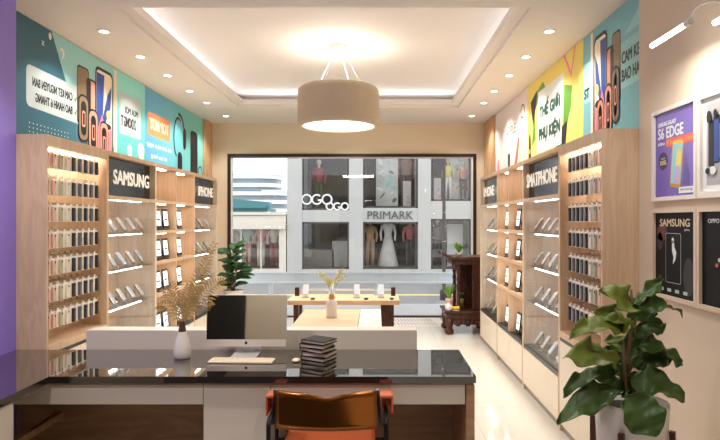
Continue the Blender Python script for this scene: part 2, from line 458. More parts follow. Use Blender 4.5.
# pendant
PX, PY_ = -.40, 5.98
pd = thing('pendant_lamp', (PX, PY_, 2.60), 'large beige drum pendant lamp hanging from the lit ceiling tray', 'pendant lamp')
b = MB(); R = .435
prof = [(R-.055, 2.600), (R-.035, 2.602), (R-.012, 2.615), (R, 2.65), (R, 2.95)]
for i in range(1, 7):
    a = i*PI/12; prof.append((R-.07+.07*math.cos(a), 2.95+.07*math.sin(a)))
prof += [(R-.12, 3.02), (R-.12, 3.012), (R-.075, 3.01), (R-.012, 2.95), (R-.012, 2.66), (R-.045, 2.612), (R-.055, 2.600)]
b.lathe(prof, (PX, PY_, 0), 64, cap=False); b.build('shade', SHADE, pd)
b = MB(); b.lathe([(0.001, 2.612), (R-.046, 2.612), (R-.046, 2.618), (0.001, 2.618)], (PX, PY_, 0), 48, cap=False); b.build('diffuser', DIFF, pd)
b = MB(); b.lathe([(.001, 3.40), (.10, 3.405), (.10, 3.458), (.001, 3.458)], (PX, PY_, 0), 32, cap=False); b.build('canopy', WHITE, pd)
for k in range(4):
    a = PI/4+k*PI/2+.3; b = MB()
    b.tube([(PX+.05*math.cos(a), PY_+.05*math.sin(a), 3.41), (PX+.30*math.cos(a), PY_+.30*math.sin(a), 3.0)], .004, 6, 0)
    b.build('cable', WHITE, pd)
light('AREA', 'pendant_down', (PX, PY_, 2.59), 42, WARM, .7)
light('POINT', 'pendant_up', (PX, PY_, 3.08), 21, (1, .95, .88), .12)
# picture light over the framed posters
pl = thing('picture_light', (1.40, 2.53, 2.486), 'slim glowing picture light on a curved arm above the framed posters', 'wall light', 'picture lights on the poster wall')
b = MB(); b.tube([(1.40, 2.84, 2.486), (1.40, 2.53, 2.486)], .012, 12); b.build('tube', LEDW, pl)
b = MB(); b.tube([(1.40, 2.53, 2.486), (1.40, 2.49, 2.487)], .014, 12)
b.build('end_cap', ALU, pl)
b = MB(); b.tube([(1.40, 2.495, 2.50), (1.405, 2.48, 2.53), (1.43, 2.47, 2.555), (1.48, 2.46, 2.565), (1.55, 2.45, 2.55), (PR-.005, 2.44, 2.51)], .005, 8); b.build('arm', ALU, pl)
b = MB(); b.lathe([(.035, 0), (.035, -.015), (.001, -.018)], (PR, 2.44, 2.51), 20, ax='X'); b.build('wall_plate', ALU, pl)
light('AREA', 'picture_light_beam', (1.40, 2.68, 2.462), 5, WARM, .03, .3)
pl2 = thing('picture_light', (1.40, 2.05, 2.50), 'second picture light, cut by the edge beside the curved arm', 'wall light', 'picture lights on the poster wall')
b = MB(); b.tube([(1.44, 2.38, 2.44), (1.44, 2.05, 2.44)], .012, 12); b.build('tube', LEDW, pl2)
b = MB(); b.tube([(1.44, 2.06, 2.45), (1.45, 2.04, 2.52), (1.52, 2.03, 2.555), (PR-.005, 2.02, 2.51)], .005, 8); b.build('arm', ALU, pl2)
b = MB(); b.lathe([(.035, 0), (.035, -.015), (.001, -.018)], (PR, 2.02, 2.51), 20, ax='X'); b.build('wall_plate', ALU, pl2)

# ------------------------------------------------------------------ shelving units
TOPZ, SH, BASEZ, T = 2.17, [1.79, 1.485, 1.175, .85], .43, .036
def X_(sgn, xf, d): return sgn*(xf+d)
class Unit:
    def __init__(s, sgn, xf, back, y0, y1, name, label, cat='display shelf'):
        s.g, s.xf, s.back, s.y0, s.y1 = sgn, xf, back, y0, y1
        s.root = thing(name, (sgn*(xf+.2), (y0+y1)/2, 0), label, cat)
    def bx(s, b, d0, d1, y0, y1, z0, z1, m=0, bev=0):
        xa, xb = sorted((s.g*(s.xf+d0), s.g*(s.xf+d1))); b.box(xa, xb, y0, y1, z0, z1, m, bev)
    def part(s, name, m, *boxes, bev=0):
        b = MB()
        for q in boxes: s.bx(b, *q, bev=bev)
        return b.build(name, m, s.root)
def carcass(u, sidez=TOPZ, inner=None):
    D = u.back-u.xf; h = T/2
    i = inner or D-.02
    u.part('side_panel', OAK, (0, D, u.y0, u.y0+h, .0, TOPZ)); u.part('side_panel', OAK, (0, D, u.y1-h, u.y1, 0, TOPZ))
    u.part('back_panel', OAK, (i, D, u.y0+h, u.y1-h, 0, TOPZ-T))
    u.part('top_panel', OAK, (0, D, u.y0+h, u.y1-h, TOPZ-T, TOPZ))
    return i
def strip(u, y0, y1, z, d=.06, w=.03, name='light_strip'):
    return u.part(name, LED, (d, d+w, y0, y1, z-.008, z-.001))
def base(u, n, z=BASEZ, split=None):
    h = T/2; D = u.back-u.xf
    u.part('toe_kick', TOE, (.02, .05, u.y0+h, u.y1-h, 0, .06))
    u.part('base_top', BLACK, (.004, D-.02, u.y0+h, u.y1-h, z-.03, z))
    yy = [u.y0+h+(u.y1-u.y0-2*h)*k/n for k in range(n+1)]
    for a, c in zip(yy, yy[1:]):
        u.part('drawer_front', CREAML, (-.002, .018, a+.003, c-.003, .062, z-.036))
CASE = {}
def pack_proto(key, card, case):
    r = thing('phone_case_pack', (0, 0, 0), 'x', 'phone case')
    b = MB(); b.box(-.012, .006, -.033, .033, .012, .128, bev=.002); b.box(-.003, 0, -.012, .012, .128, .146); b.build('package', card, r)
    b = MB(); b.box(.006, .020, -.008, .027, .016, .116, bev=.004); b.box(.020, .022, .010, .021, .094, .108, m=1); b.build('case', [case, BLACK], r)
    CASE[key] = freeze(r)
CARDW = mat('white_card', srgb(242, 236, 226), .45); CARDK = mat('clear_grey_card', srgb(196, 186, 174), .4)
pack_proto('red', CARDW, mat('red_case', srgb(196, 92, 74), .4))
pack_proto('blush', CARDW, mat('blush_case', srgb(222, 176, 156), .4))
pack_proto('sage', CARDW, mat('sage_case', srgb(176, 170, 138), .4))
pack_proto('cream', CARDW, mat('cream_case', srgb(230, 218, 200), .4))
pack_proto('black', CARDW, mat('black_case', (.012, .012, .014, 1), .35))
pack_proto('grey', CARDW, mat('grey_case', srgb(92, 90, 92), .4))
SEQ = ['red', 'blush', 'sage', 'cream', 'black', 'grey', 'black', 'grey', 'black']
ROWW = ['top', 'second', 'third', 'fourth', 'fifth', 'sixth', 'bottom']
def peg_unit(sgn, xf, back, y0, y1, label, where):
    u = Unit(sgn, xf, back, y0, y1, 'pegboard_unit', label)
    inner = carcass(u, inner=.20); h = T/2; D = back-xf
    u.part('header', OAK, (.0, .02, y0+h, y1-h, TOPZ-.075, TOPZ-T))
    strip(u, y0+.06, y1-.06, TOPZ-.075, .06, .05)
    u.part('counter', OAK, (-.002, .20, y0+h, y1-h, .735, .765))
    u.part('handle_recess', BLACK, (.0, .03, y0+h, y1-h, .69, .715))
    ym = (y0+y1)/2
    for a, c in ((y0+h, ym), (ym, y1-h)):
        u.part('door', CREAML, (-.002, .018, a+.002, c-.002, .062, .688))
    u.part('upper_rail', OAK, (-.001, .02, y0+h, y1-h, .715, .735))
    u.part('toe_kick', TOE, (.02, .05, y0+h, y1-h, 0, .06))
    n = 9; pitch = (y1-y0-.11)/(n-.35); ys = [y0+.062+pitch*k for k in range(n)]
    face = sgn*(xf+.055)
    for r in range(7):
        zc = 2.013-.1835*r
        for k in range(n):
            b = MB(); zt = zc+.062+.012
            b.tube([(sgn*(xf+.20), ys[k], zt), (face-sgn*.03, ys[k], zt), (face-sgn*.036, ys[k], zt+.012)], .0025, 6)
            b.box(min(sgn*(xf+.195), sgn*(xf+.2)), max(sgn*(xf+.195), sgn*(xf+.2)), ys[k]-.012, ys[k]+.012, zt-.015, zt+.015)
            b.build('hook', CHROME, u.root)
            c = SEQ[k]
            place(CASE[c], USED, (face, ys[k], zc-.068), 0 if sgn < 0 else PI,
                  '%s phone case pack %s from the desk end, %s row, %s' % (c, ORD[k], ROWW[r], where), 'phone case', 'phone case packs on the pegboard %s' % where)
    return u
# tablets
tb = thing('tablet', (0, 0, 0), 'x', 'tablet')
def tilt(b, a, piv): b.rot(b.bm.verts[:], a, 'Y', piv)
b = MB(); b.box(-.005, .005, -.077, .077, .012, .222, bev=.004); tilt(b, -.10, (0, 0, .01)); b.build('body', BLACK, tb)
b = MB(); b.box(.0052, .0062, -.056, .056, .045, .196)
b.box(.0063, .0068, -.04, .04, .10, .118, m=1); b.box(.0063, .0068, -.03, .03, .165, .172, m=1); tilt(b, -.10, (0, 0, .01)); b.build('screen', [SCREEN_ON, SCREEN_LINE], tb)
b = MB(); b.box(-.07, .03, -.04, .04, 0, .008, bev=.002); b.prism([(-.06, .008), (-.05, .008), (-.02, .12), (-.027, .12)], -.02, .02); b.build('stand', BLACK, tb)
TAB = freeze(tb)
PH = {}
for key, col in (('silver', srgb(206, 204, 204)), ('gold', srgb(214, 180, 150)), ('graphite', srgb(70, 70, 74))):
    p = thing('display_phone', (0, 0, 0), 'x', 'phone')
    b = MB(); b.box(-.004, .004, -.032, .032, .0, .128, bev=.003); tilt(b, -.62, (0, 0, 0))
    bmesh.ops.translate(b.bm, vec=(.02, 0, .030), verts=b.bm.verts); b.build('body', mat('phone_'+key, col, .25, metal=.3), p)
    b = MB(); b.box(.0041, .0048, -.029, .029, .008, .120); tilt(b, -.62, (0, 0, 0))
    bmesh.ops.translate(b.bm, vec=(.02, 0, .030), verts=b.bm.verts); b.build('screen', mat('phone_glass', srgb(190, 196, 204), .08), p)
    b = MB(); b.box(-.06, .045, -.035, .035, 0, .006)
    b.prism([(.018, .006), (.024, .006), (-.055, .12), (-.061, .12)], -.025, .025); b.prism([(.018, .012), (.045, .018), (.044, .024), (.018, .02)], -.025, .025)
    b.box(-.06, -.054, -.025, .025, .006, .12)
    b.build('stand', ACRYL, p)
    PH[key] = freeze(p)
def phone_unit(sgn, xf, back, y0, y1, label, where, sign, n, keys, lead):
    u = Unit(sgn, xf, back, y0, y1, 'phone_display_unit', label)
    inner = carcass(u, inner=.36); h = T/2; D = back-xf
    u.root.children[2].data.materials[0] = OAKP
    base(u, 1)
    u.part('fixed_shelf', OAK, (.0, inner, y0+h, y1-h, SH[0]-.016, SH[0]+.016))
    for z in SH[1:]:
        u.part('glass_shelf', ACRYL, (.03, inner, y0+h, y1-h, z-.005, z+.005))
    for z in SH: strip(u, y0+.10, y1-.22*(y1-y0), z-.012 if z == SH[0] else z-.006, .05, .014)
    u.part('glass_door', DOORG, (.008, .013, y0+h, y1-h, BASEZ, SH[0]-.018))
    # sign
    sg = thing('shop_sign', (sgn*(xf+.03), (y0+y1)/2, SH[0]+.02), 'glossy black sign panel with white letters heading the %s' % where, 'sign', 'shelf header signs')
    b = MB(); xa, xb = sorted((sgn*(xf+.055), sgn*(xf+.075))); b.box(xa, xb, y0+h+.004, y1-h-.004, SH[0]+.018, TOPZ-T-.004); b.build('panel', SIGNB, sg)
    U = (0, 1, 0) if sgn < 0 else (0, -1, 0); N = (-sgn, 0, 0)
    w = (y1-y0)*lead[1]; L0 = (y0+lead[0]*(y1-y0)) if sgn < 0 else (y1-lead[0]*(y1-y0))
    letters3d(sign, (sgn*(xf+.03), L0, SH[0]+.12), U, (0, 0, 1), N, w, .118, .004, 'lettering', LETTER, sg, .026)
    zs = [SH[1]+.006, SH[2]+.006, SH[3]+.006, BASEZ]
    for r, z in enumerate(zs):
        for k in range(n):
            y = y0+.30+(y1-y0-.42)*k/(n-1)
            c = keys[(k+r) % len(keys)]
            place(PH[c], USED, (sgn*(xf+.10), y, z), 0 if sgn < 0 else PI,
                  '%s phone, %s from the desk end, %s, %s' % (c, ORD[k], ('upper shelf', 'second shelf', 'third shelf', 'lowest level')[r], where),
                  'phone', 'phones on stands in the %s' % where)
    return u
def tablet_unit(sgn, xf, back, y0, ym, y1, label, where, spots):
    u = Unit(sgn, xf, back, y0, y1, 'tablet_display_unit', label)
    inner = carcass(u, inner=.36); h = T/2; base(u, 2)
    for z in SH: u.part('fixed_shelf', OAK, (0, inner, y0+h, y1-h, z-.016, z+.016))
    for z0, z1 in zip([BASEZ]+SH[::-1], SH[::-1]+[TOPZ-.02]):
        u.part('divider', OAK, (.0, inner, ym-.012, ym+.012, z0+(.0 if z0 == BASEZ else .016), z1-.016))
    for z in (TOPZ-T, SH[0]-.016, SH[1]-.016, SH[2]-.016, SH[3]-.016):
        for a, c in ((y0+h, ym-.012), (ym+.012, y1-h)):
            m_ = (a+c)/2
            strip(u, m_-.13, m_+.13, z, .06, .05)
    for r, z in enumerate([SH[1]+.016, SH[2]+.016, SH[3]+.016, BASEZ]):
        for k, y in enumerate(spots):
            place(TAB, USED, (sgn*(xf+.065), y, z), 0 if sgn < 0 else PI,
                  'lit tablet %s from the desk end, %s compartment row, %s' % (ORD[k], ROWW[r] if r < 3 else 'lowest', where), 'tablet', 'lit tablets in the %s' % where)
    return u
LW, RW = 'headphone banner side', 'yellow banner side'
LF, LBK, RF, RBK = 2.17, 2.725, 1.40, 1.815
ly = [3.69, 4.53, 5.525, 6.09, 6.695, 7.66]; ry = [3.467, 4.28, 5.34, 5.92, 6.47, 7.52]
peg_unit(-1, LF, LBK, ly[0], ly[1], 'tall oak pegboard unit hung with phone cases beside the purple wall', 'by the purple wall')
phone_unit(-1, LF, LBK, ly[1], ly[2], 'oak phone display unit under the larger black sign, headphone banner side', 'larger phone unit, '+LW, 'SAMSUNG', 4, ['silver', 'gold'], (.16, .73))
tablet_unit(-1, LF, LBK, ly[2], ly[3], ly[4], 'oak tablet cubby unit under the headphone banner', 'cubby unit, '+LW, [5.765, 5.965, 6.37])
phone_unit(-1, LF, LBK, ly[4], ly[5], 'oak phone display unit nearest the window, headphone banner side', 'smaller phone unit, '+LW, 'IPHONE', 3, ['silver', 'graphite'], (.25, .62))
peg_unit(1, RF, RBK, ry[0], ry[1], 'tall oak pegboard unit hung with phone cases behind the fig plant', 'behind the fig plant')
phone_unit(1, RF, RBK, ry[1], ry[2], 'oak phone display unit under the larger black sign, yellow banner side', 'larger phone unit, '+RW, 'SMATPHONE', 4, ['silver', 'gold'], (.035, .83))
tablet_unit(1, RF, RBK, ry[2], ry[3], ry[4], 'oak tablet cubby unit between the two phone units, yellow banner side', 'cubby unit, '+RW, [5.79, 6.28])
phone_unit(1, RF, RBK, ry[4], ry[5], 'oak phone display unit nearest the altar, yellow banner side', 'smaller phone unit, '+RW, 'IPHONE', 3, ['graphite', 'silver'], (.10, .60))

# ------------------------------------------------------------------ banners
TEAL = gradient('teal_print', srgb(34, 96, 116), srgb(140, 190, 196), 'Y', 0, 2.6)
TEALR = gradient('teal_print_pale', srgb(120, 186, 196), srgb(96, 160, 176), 'Y', 0, 2.2)
AQUA = gradient('aqua_print', srgb(70, 178, 184), srgb(140, 220, 214), 'Z', .1, 1.0)
BLUEG = gradient('blue_to_mint_print', srgb(92, 164, 214), srgb(128, 214, 200), 'Y', -.9, 1.2)
YELP = mat('yellow_print', srgb(240, 218, 112), .5); PINKW = mat('pale_pink_print', srgb(236, 222, 216), .5)
PW = mat('white_print', srgb(232, 236, 234), .5); PGREY = mat('pale_grey_print', srgb(186, 200, 200), .5)
PK = mat('black_print', srgb(24, 22, 24), .5); PO = mat('orange_print', srgb(244, 150, 92), .5)
PTAN = mat('tan_print', srgb(138, 116, 86), .5); PROSE = mat('rose_gold_print', srgb(222, 150, 128), .5)
PBLUE = mat('royal_blue_print', srgb(44, 74, 150), .5); PPINK = mat('pink_print', srgb(238, 130, 148), .5)
PGREEN = mat('green_print', srgb(92, 150, 44), .5); PDG = mat('dark_green_print', srgb(20, 74, 60), .5)
PCREAM = mat('cream_print', srgb(236, 222, 196), .5); PRED = mat('coral_print', srgb(232, 106, 84), .5)
PORCH = mat('lilac_print', srgb(206, 170, 214), .5); PTEALL = mat('light_teal_print', srgb(150, 208, 208), .5)
BZ0, BZ1 = 2.05, 3.19
def phones_art(a, u, mir, S=1.0):
    """row of phones and watches; u = left edge of a 0.95 m wide group, mir flips it"""
    f = (lambda x: u+S*x) if not mir else (lambda x: u+S*(.95-x))
    def R(x0, x1, v0, v1, r, m, l): p, q = sorted((f(x0), f(x1))); a.rrect(p, q, v0, v1, r, m, l)
    R(.0, .26, .44, .98, .04, PK, 3); R(.012, .248, .455, .965, .035, PTAN, 4)
    R(.20, .42, .34, .90, .04, PK, 5); R(.213, .40, .36, .88, .03, PROSE, 6); R(.213, .30, .36, .88, .02, PK, 7)
    R(.40, .84, .16, 1.06, .06, PK, 8); R(.425, .815, .19, 1.03, .05, PCREAM, 9)
    a.poly([(f(.43), 1.0), (f(.62), 1.0), (f(.58), .56), (f(.47), .44), (f(.43), .52)][::1 if not mir else -1], PBLUE, 10)
    a.poly([(f(.80), .92), (f(.70), .82), (f(.55), .52), (f(.58), .44), (f(.78), .70)], PBLUE, 11)
    a.poly([(f(.56), .60), (f(.66), .42), (f(.62), .20), (f(.46), .20), (f(.44), .42)], PPINK, 12)
    a.poly([(f(.80), .50), (f(.68), .42), (f(.70), .2), (f(.81), .2)], PPINK, 13)
    a.disc(f(.72), .62, .05*S, .045, YELP, 12); a.disc(f(.70), .50, .09*S, .03, PK, 14)
    for x, v, c in ((.12, .46, PK), (.34, .36, PROSE), (.60, .28, PROSE)):
        R(x-.10, x+.12, v-.18, v+.26, .07, PK, 15); R(x-.085, x+.105, v-.16, v+.24, .06, c if c != PK else PTAN, 16)
        R(x-.05, x+.07, v-.12, v+.20, .05, PK, 17); R(x-.025, x+.045, v-.04, v+.11, .02, PROSE, 18); R(x-.01, x+.03, v-.02, v+.09, .01, PK, 19)
    R(.87, .95, .0, 1.12, .01, PCREAM, 9)
# left: teal panel (mirrored lettering as printed)
YA, YM, YE = 3.70, 5.88, 8.80
a = Art((XL+.006, YA, BZ0), (0, 1, 0), (0, 0, 1), (1, 0, 0)); LN = YM-YA
a.board(0, LN, 0, BZ1-BZ0, .006, TEAL)
a.poly([(1.0, 1.14), (2.18, 1.14), (2.18, .30), (1.45, .38)], PTEALL, 1)
a.rrect(.66, 1.50, .44, .77, .05, PGREY, 2, skew=-.02)
a.text('CAM KET NGUYEN BAN', .74, 1.32, .62, .69, PK, 3, True, .012)
a.text('BAO HANH 6 THANG', .78, 1.32, .50, .57, PK, 3, True, .012)
for v in (.65, .53): a.poly([(1.35, v), (1.37, v-.03), (1.41, v+.04), (1.37, v)], PGREEN, 3)
a.disc(.98, 1.09, .022, .03, PCREAM, 3); a.disc(1.16, 1.0, .035, .045, PCREAM, 3); a.disc(1.145, .99, .02, .03, PTEALL, 4)
a.text('x', .86, .90, .98, 1.02, PW, 3)
for i in range(12):
    for j in range(5): a.disc(.70+.05*i, .18+.035*j, .006, .006, PW, 3, 8)
phones_art(a, 1.40, False, .82)
bn = a.build('wall_banner', None, (XL, (YA+YM)/2, BZ0)); tag(bn, 'teal wall banner of phones and watches with mirrored lettering beside the purple wall', 'banner', 'printed banners above the shelves')
a = Art((XL+.006, YM+.004, BZ0), (0, 1, 0), (0, 0, 1), (1, 0, 0)); LN = YE-YM-.004
a.board(0, LN, 0, BZ1-BZ0, .006, AQUA)
a.rrect(.06, .60, .48, .93, .03, PGREY, 1)
a.text('MUA MOI', .20, .52, .72, .79, PK, 3, True, .01); a.text('2 DONG T', .10, .46, .57, .68, PK, 3, True, .012)
a.poly([(.72, 1.14), (LN, 1.14), (LN, 0), (.72, 0)], BLUEG, 2)
a.disc(.30, .22, .05, .13, PW, 3, a0=-.3); a.disc(.30, .33, .06, .06, PW, 4); a.disc(.63, .2, .07, .18, PW, 4, a0=.2); a.disc(.60, .36, .09, .09, PW, 5)
a.rrect(.80, 1.52, .58, .86, .03, PO, 3)
a.text('TOP HOT', .86, 1.46, .66, .79, PCREAM, 4, True, .02)
a.text('chi tiet mua ngay', .76, 1.58, .43, .50, PW, 4, True, .012); a.text('tai cua hang', .90, 1.42, .30, .37, PW, 4, True, .012)
a.ring(1.84, .68, .20, .30, .035, PK, 4, .35*PI, 1.35*PI); a.ring(1.86, .68, .21, .31, .02, PW, 3, .0, PI)
a.ring(1.86, .70, .24, .34, .05, PK, 5, -.15*PI, .55*PI)
a.rrect(1.80, 1.98, .22, .50, .08, PK, 6); a.rrect(2.02, 2.14, .56, .86, .06, PK, 6)
a.rrect(2.33, 2.66, .20, .88, .08, PK, 5); a.ring(2.79, .28, .11, .11, .022, PK, 5)
bn = a.build('wall_banner', None, (XL, (YM+YE)/2, BZ0)); tag(bn, 'blue and mint wall banner with black headphones and an orange box', 'banner', 'printed banners above the shelves')
# right: U runs toward the camera (-Y)
def right_art(y_far): return Art((XR-.006, y_far, BZ0), (0, -1, 0), (0, 0, 1), (-1, 0, 0))
a = right_art(4.90); a.board(0, 4.90-3.475, 0, BZ1-BZ0, .006, TEALR)
phones_art(a, .18, True, .6)
a.rrect(.69, 1.40, .52, .86, .03, PTEALL, 1)
a.text('CAM KET', .77, 1.10, .70, .785, PK, 3, False, .012); a.text('BAO HANH', .77, 1.16, .57, .655, PK, 3, False, .012)
a.poly([(1.25, 1.14), (1.425, 1.14), (1.425, .92), (.80, .9)], PTEALL, 1)
a.rrect(.01, .18, .56, .90, .02, PTEALL, 1); a.text('ST', .03, .14, .60, .68, PK, 3, False, .02)
bn = a.build('wall_banner', None, (XR, 4.2, BZ0)); tag(bn, 'teal wall banner of phones and watches above the fig plant side pegboard', 'banner', 'printed banners above the shelves')
a = right_art(6.70); W_ = 6.70-4.904; a.board(0, W_, 0, BZ1-BZ0, .006, YELP)
a.poly([(.14, .93), (.62, 1.06), (.70, .98), (.30, .80), (.34, .48), (.18, .40), (.24, .62)], PGREEN, 1)
a.poly([(.14, .93), (.40, 1.02), (.34, .82), (.26, .66), (.20, .74)], PK, 2)
a.poly([(1.30, .86), (1.52, .80), (1.50, .62), (1.34, .40), (1.26, .28)], PGREEN, 1); a.poly([(1.20, .46), (1.40, .50), (1.34, .26), (1.24, .24)], PK, 2); a.disc(1.16, .30, .1, .04, PGREEN, 2)
a.poly([(.38, .30), (1.22, .30), (1.30, .98), (.44, .98)], PW, 3)
a.text('THẾ GIỚI', .50, 1.18, .68, .86, PDG, 5, False, .02); a.text('PHỤ KIỆN', .48, 1.18, .40, .60, PDG, 5, False, .02)
a.text('www.2023', .48, .88, .17, .23, PDG, 3, False, .01); a.text('GIA TOT', .92, 1.12, .18, .23, PDG, 3); a.rrect(1.15, 1.27, .16, .25, .01, PK, 3)
a.disc(.10, .30, .05, .28, PK, 3); a.disc(.10, .36, .02, .03, PW, 4); a.disc(.12, .20, .015, .02, PW, 4)
a.poly([(1.28, 1.14), (1.50, .88), (1.62, 1.14)], PPINK, 1); a.poly([(1.33, 1.14), (1.50, .93), (1.58, 1.14)], YELP, 2)
bn = a.build('wall_banner', None, (XR, 5.8, BZ0)); tag(bn, 'yellow wall banner with a white square of green lettering and leaves', 'banner', 'printed banners above the shelves')
a = right_art(8.50); W_ = 8.50-6.704; a.board(0, W_, 0, BZ1-BZ0, .006, PINKW)
a.text('APPLE', .70, 1.24, .70, .82, PK, 3); a.ring(1.58, .90, .09, .09, .02, PK, 3); a.rrect(.80, .92, .28, .46, .03, PK, 3)
a.poly([(1.02, .04), (1.22, .06), (1.42, .58), (1.36, .62)], PRED, 3); a.poly([(.94, -.0), (1.16, .02), (1.12, .16), (1.06, .18)], PK, 4)
a.disc(.20, .3, .06, .15, PPINK, 1); a.disc(1.55, .34, .16, .18, PCREAM, 1)
bn = a.build('wall_banner', None, (XR, 7.6, BZ0)); tag(bn, 'pale wall banner with a red stylus beyond the yellow banner', 'banner', 'printed banners above the shelves')

# ------------------------------------------------------------------ framed posters on the near wall (U toward the camera)
FRW = mat('pale_wood_frame', srgb(222, 200, 174), .5); FRWH = mat('white_frame', srgb(236, 228, 216), .45)
VIO = mat('violet_print', srgb(112, 88, 178), .35); NIGHT = mat('black_poster_print', (.006, .006, .008, 1), .5, spec=.15)
def framed(y_far, w, z0, z1, fm, label, draw, fw=.022, paper=NIGHT, mid=None):
    r = thing('framed_poster', (PR-.01, y_far-w/2, z0), label, 'poster', 'framed posters on the near wall')
    b = MB(); x0, x1 = PR-.028, PR-.001
    b.box(x0, x1, y_far-fw, y_far, z0, z1); b.box(x0, x1, y_far-w, y_far-w+fw, z0, z1)
    b.box(x0, x1, y_far-w+fw, y_far-fw, z0, z0+fw); b.box(x0, x1, y_far-w+fw, y_far-fw, z1-fw, z1)
    b.build('frame', fm, r)
    a = Art((PR-.012, y_far-fw, z0+fw), (0, -1, 0), (0, 0, 1), (-1, 0, 0))
    a.board(0, w-2*fw, 0, z1-z0-2*fw, .010, paper); draw(a, w-2*fw, z1-z0-2*fw)
    a.build('print', r); return r
def p_violet(a, w, h):
    a.text('SAMSUNG GALAXY', .03, .22, h-.075, h-.052, PW, 2, False, .02); a.text('S6 EDGE', .03, .29, h-.145, h-.085, PW, 2, False, .014)
    a.text('sieu', .03, .10, h-.180, h-.160, PW, 2, False, .02); a.rrect(.115, w-.02, h-.198, h-.152, .015, PRED, 2); a.text('Khuyen mai', .125, w-.03, h-.192, h-.158, PO, 3, False, .012)
    a.disc(.085, h-.27, .05, .05, mat('navy_print', srgb(48, 34, 92), .4), 2); a.text('GIAM', .065, .105, h-.262, h-.250, PW, 3); a.text('50%', .05, .12, h-.292, h-.268, YELP, 3, False, .012)
    a.rrect(.17, .285, .045, .30, .02, GOLD, 4, rot=-.13); a.rrect(.178, .277, .065, .28, .005, PTEALL, 5, rot=-.13)
    a.poly([(.20, .07), (.26, .075), (.255, .16), (.215, .15)], PORCH, 6); a.poly([(.22, .16), (.27, .16), (.275, .24), (.235, .25)], YELP, 6)
    a.poly([(.285, .06), (.35, .05), (.355, .10), (.31, .22)], mat('violet_dark_print', srgb(92, 70, 150), .4), 1)
    a.rrect(.25, w-.012, .012, .045, .004, PW, 7); a.text('samsung', .265, w-.03, .022, .036, PK, 8)
def p_night(a, w, h):
    a.text('SAMSUNG', .05, w-.06, h-.075, h-.035, mat('pale_gold_print', srgb(236, 214, 170), .4), 2, False, .012)
    a.text('galaxy', w-.11, w-.06, h-.10, h-.085, PW, 2)
    for u, v, ru, rv, m in ((.07, h-.11, .055, .05, mat('dusk_pink_print', srgb(96, 42, 52), .5)), (.05, h-.16, .03, .05, mat('dusk_plum_print', srgb(52, 24, 40), .5)), (w-.07, .12, .05, .10, mat('slate_print', srgb(34, 36, 44), .5)), (.05, .06, .03, .05, mat('slate_print', srgb(34, 36, 44), .5))): a.disc(u, v, ru, rv, m, 1)
    u0, u1, v0, v1, t = .115, .265, .075, h-.115, .003
    a.rrect(u0-t, u1+t, v0-t, v1+t, .012, PGREY, 2); a.rrect(u0, u1, v0, v1, .010, NIGHT, 3)
    a.poly([(.18, .30), (.20, .31), (.205, .27), (.225, .24), (.215, .20), (.19, .175), (.195, .215), (.18, .25)], PW, 4); a.disc(.188, .305, .012, .016, PW, 4)
    for k in range(4): a.rect(.05+.08*k, .09+.08*k, .022, .040, PGREY, 2)
def p_multi(a, w, h):
    a.rect(.03, w-.03, .03, h-.03, mat('silver_grey_print', srgb(176, 172, 170), .45), 1)
    cols = [PK, PBLUE, PGREEN, PRED, YELP, PPINK, PORCH]
    for k in range(7):
        u = .045+.042*k; a.rrect(u, u+.05, .12+.012*(k % 3), .34+.02*(k % 2), .008, PK, 2+2*k); a.rrect(u+.006, u+.044, .13+.012*(k % 3), .32+.02*(k % 2), .005, cols[k], 3+2*k)
    a.disc(.06, .36, .02, .03, PK, 18); a.disc(.11, .37, .014, .02, PK, 18); a.disc(.09, .10, .025, .02, PW, 18); a.disc(.05, .10, .02, .015, PK, 18)
def p_green(a, w, h):
    a.text('OPPO', .05, .14, h-.055, h-.035, PW, 2, False, .012)
    a.disc(.26, .30, .10, .14, mat('deep_green_print', srgb(10, 36, 22), .5), 1)
    for k in range(14): a.disc(.12+.02*k, .20+.03*math.sin(k*2.1), .012, .01, PGREY if k % 3 else PRED, 2, 8)
    a.disc(.20, .10, .05, .03, PGREY, 2); a.rrect(.15, .25, .03, .05, .004, PW, 2)
framed(3.255, .455, 1.71, 2.225, FRWH, 'violet phone poster in a pale frame, above the black phone poster', p_violet, paper=VIO)
framed(3.255, .455, 1.165, 1.665, FRW, 'black phone poster with gold heading in a wood frame, below the violet poster', p_night)
framed(2.795, .455, 1.71, 2.225, FRWH, 'grey poster of colourful phones in a white frame, beside the violet poster', p_multi, .03, PW)
framed(2.795, .455, 1.165, 1.665, FRW, 'black and green poster in a wood frame, below the colourful phones poster', p_green)

# ------------------------------------------------------------------ reception desk
DX0, DX1, DY0, DY1, DZ = -2.365, .545, 3.05, 3.685, .75
dk = thing('reception_desk', (-.9, 3.4, 0), 'L-shaped reception desk with glossy black top and pale drawers', 'desk')
b = MB(); b.prism([(DX0, DY1), (DX1, DY1), (DX1, DY0), (-1.78, DY0), (-1.78, 1.3), (DX0, 1.3)], DZ-.036, DZ, plane='XY'); b.build('worktop', BLACKG, dk)
b = MB(); b.prism([(DX0, DY1-.005), (DX1-.02, DY1-.005), (DX1-.02, DY0+.02), (-1.80, DY0+.02), (-1.80, 1.32), (DX0, 1.32)], DZ-.05, DZ-.0361, plane='XY'); b.build('sub_top', OAKD, dk)
b = MB(); b.box(DX1-.05, DX1-.005, DY0+.015, DY1-.01, 0, DZ-.05); b.build('end_panel', OAKD, dk)
b = MB(); b.box(-2.3, DX1-.052, DY1-.05, DY1-.03, .04, DZ-.052); b.build('modesty_panel', OAKD, dk)
b = MB(); b.box(-1.91, .27, DY1+.006, DY1+.135, 0, .877, bev=.002); b.build('front_screen', GREYW, dk)
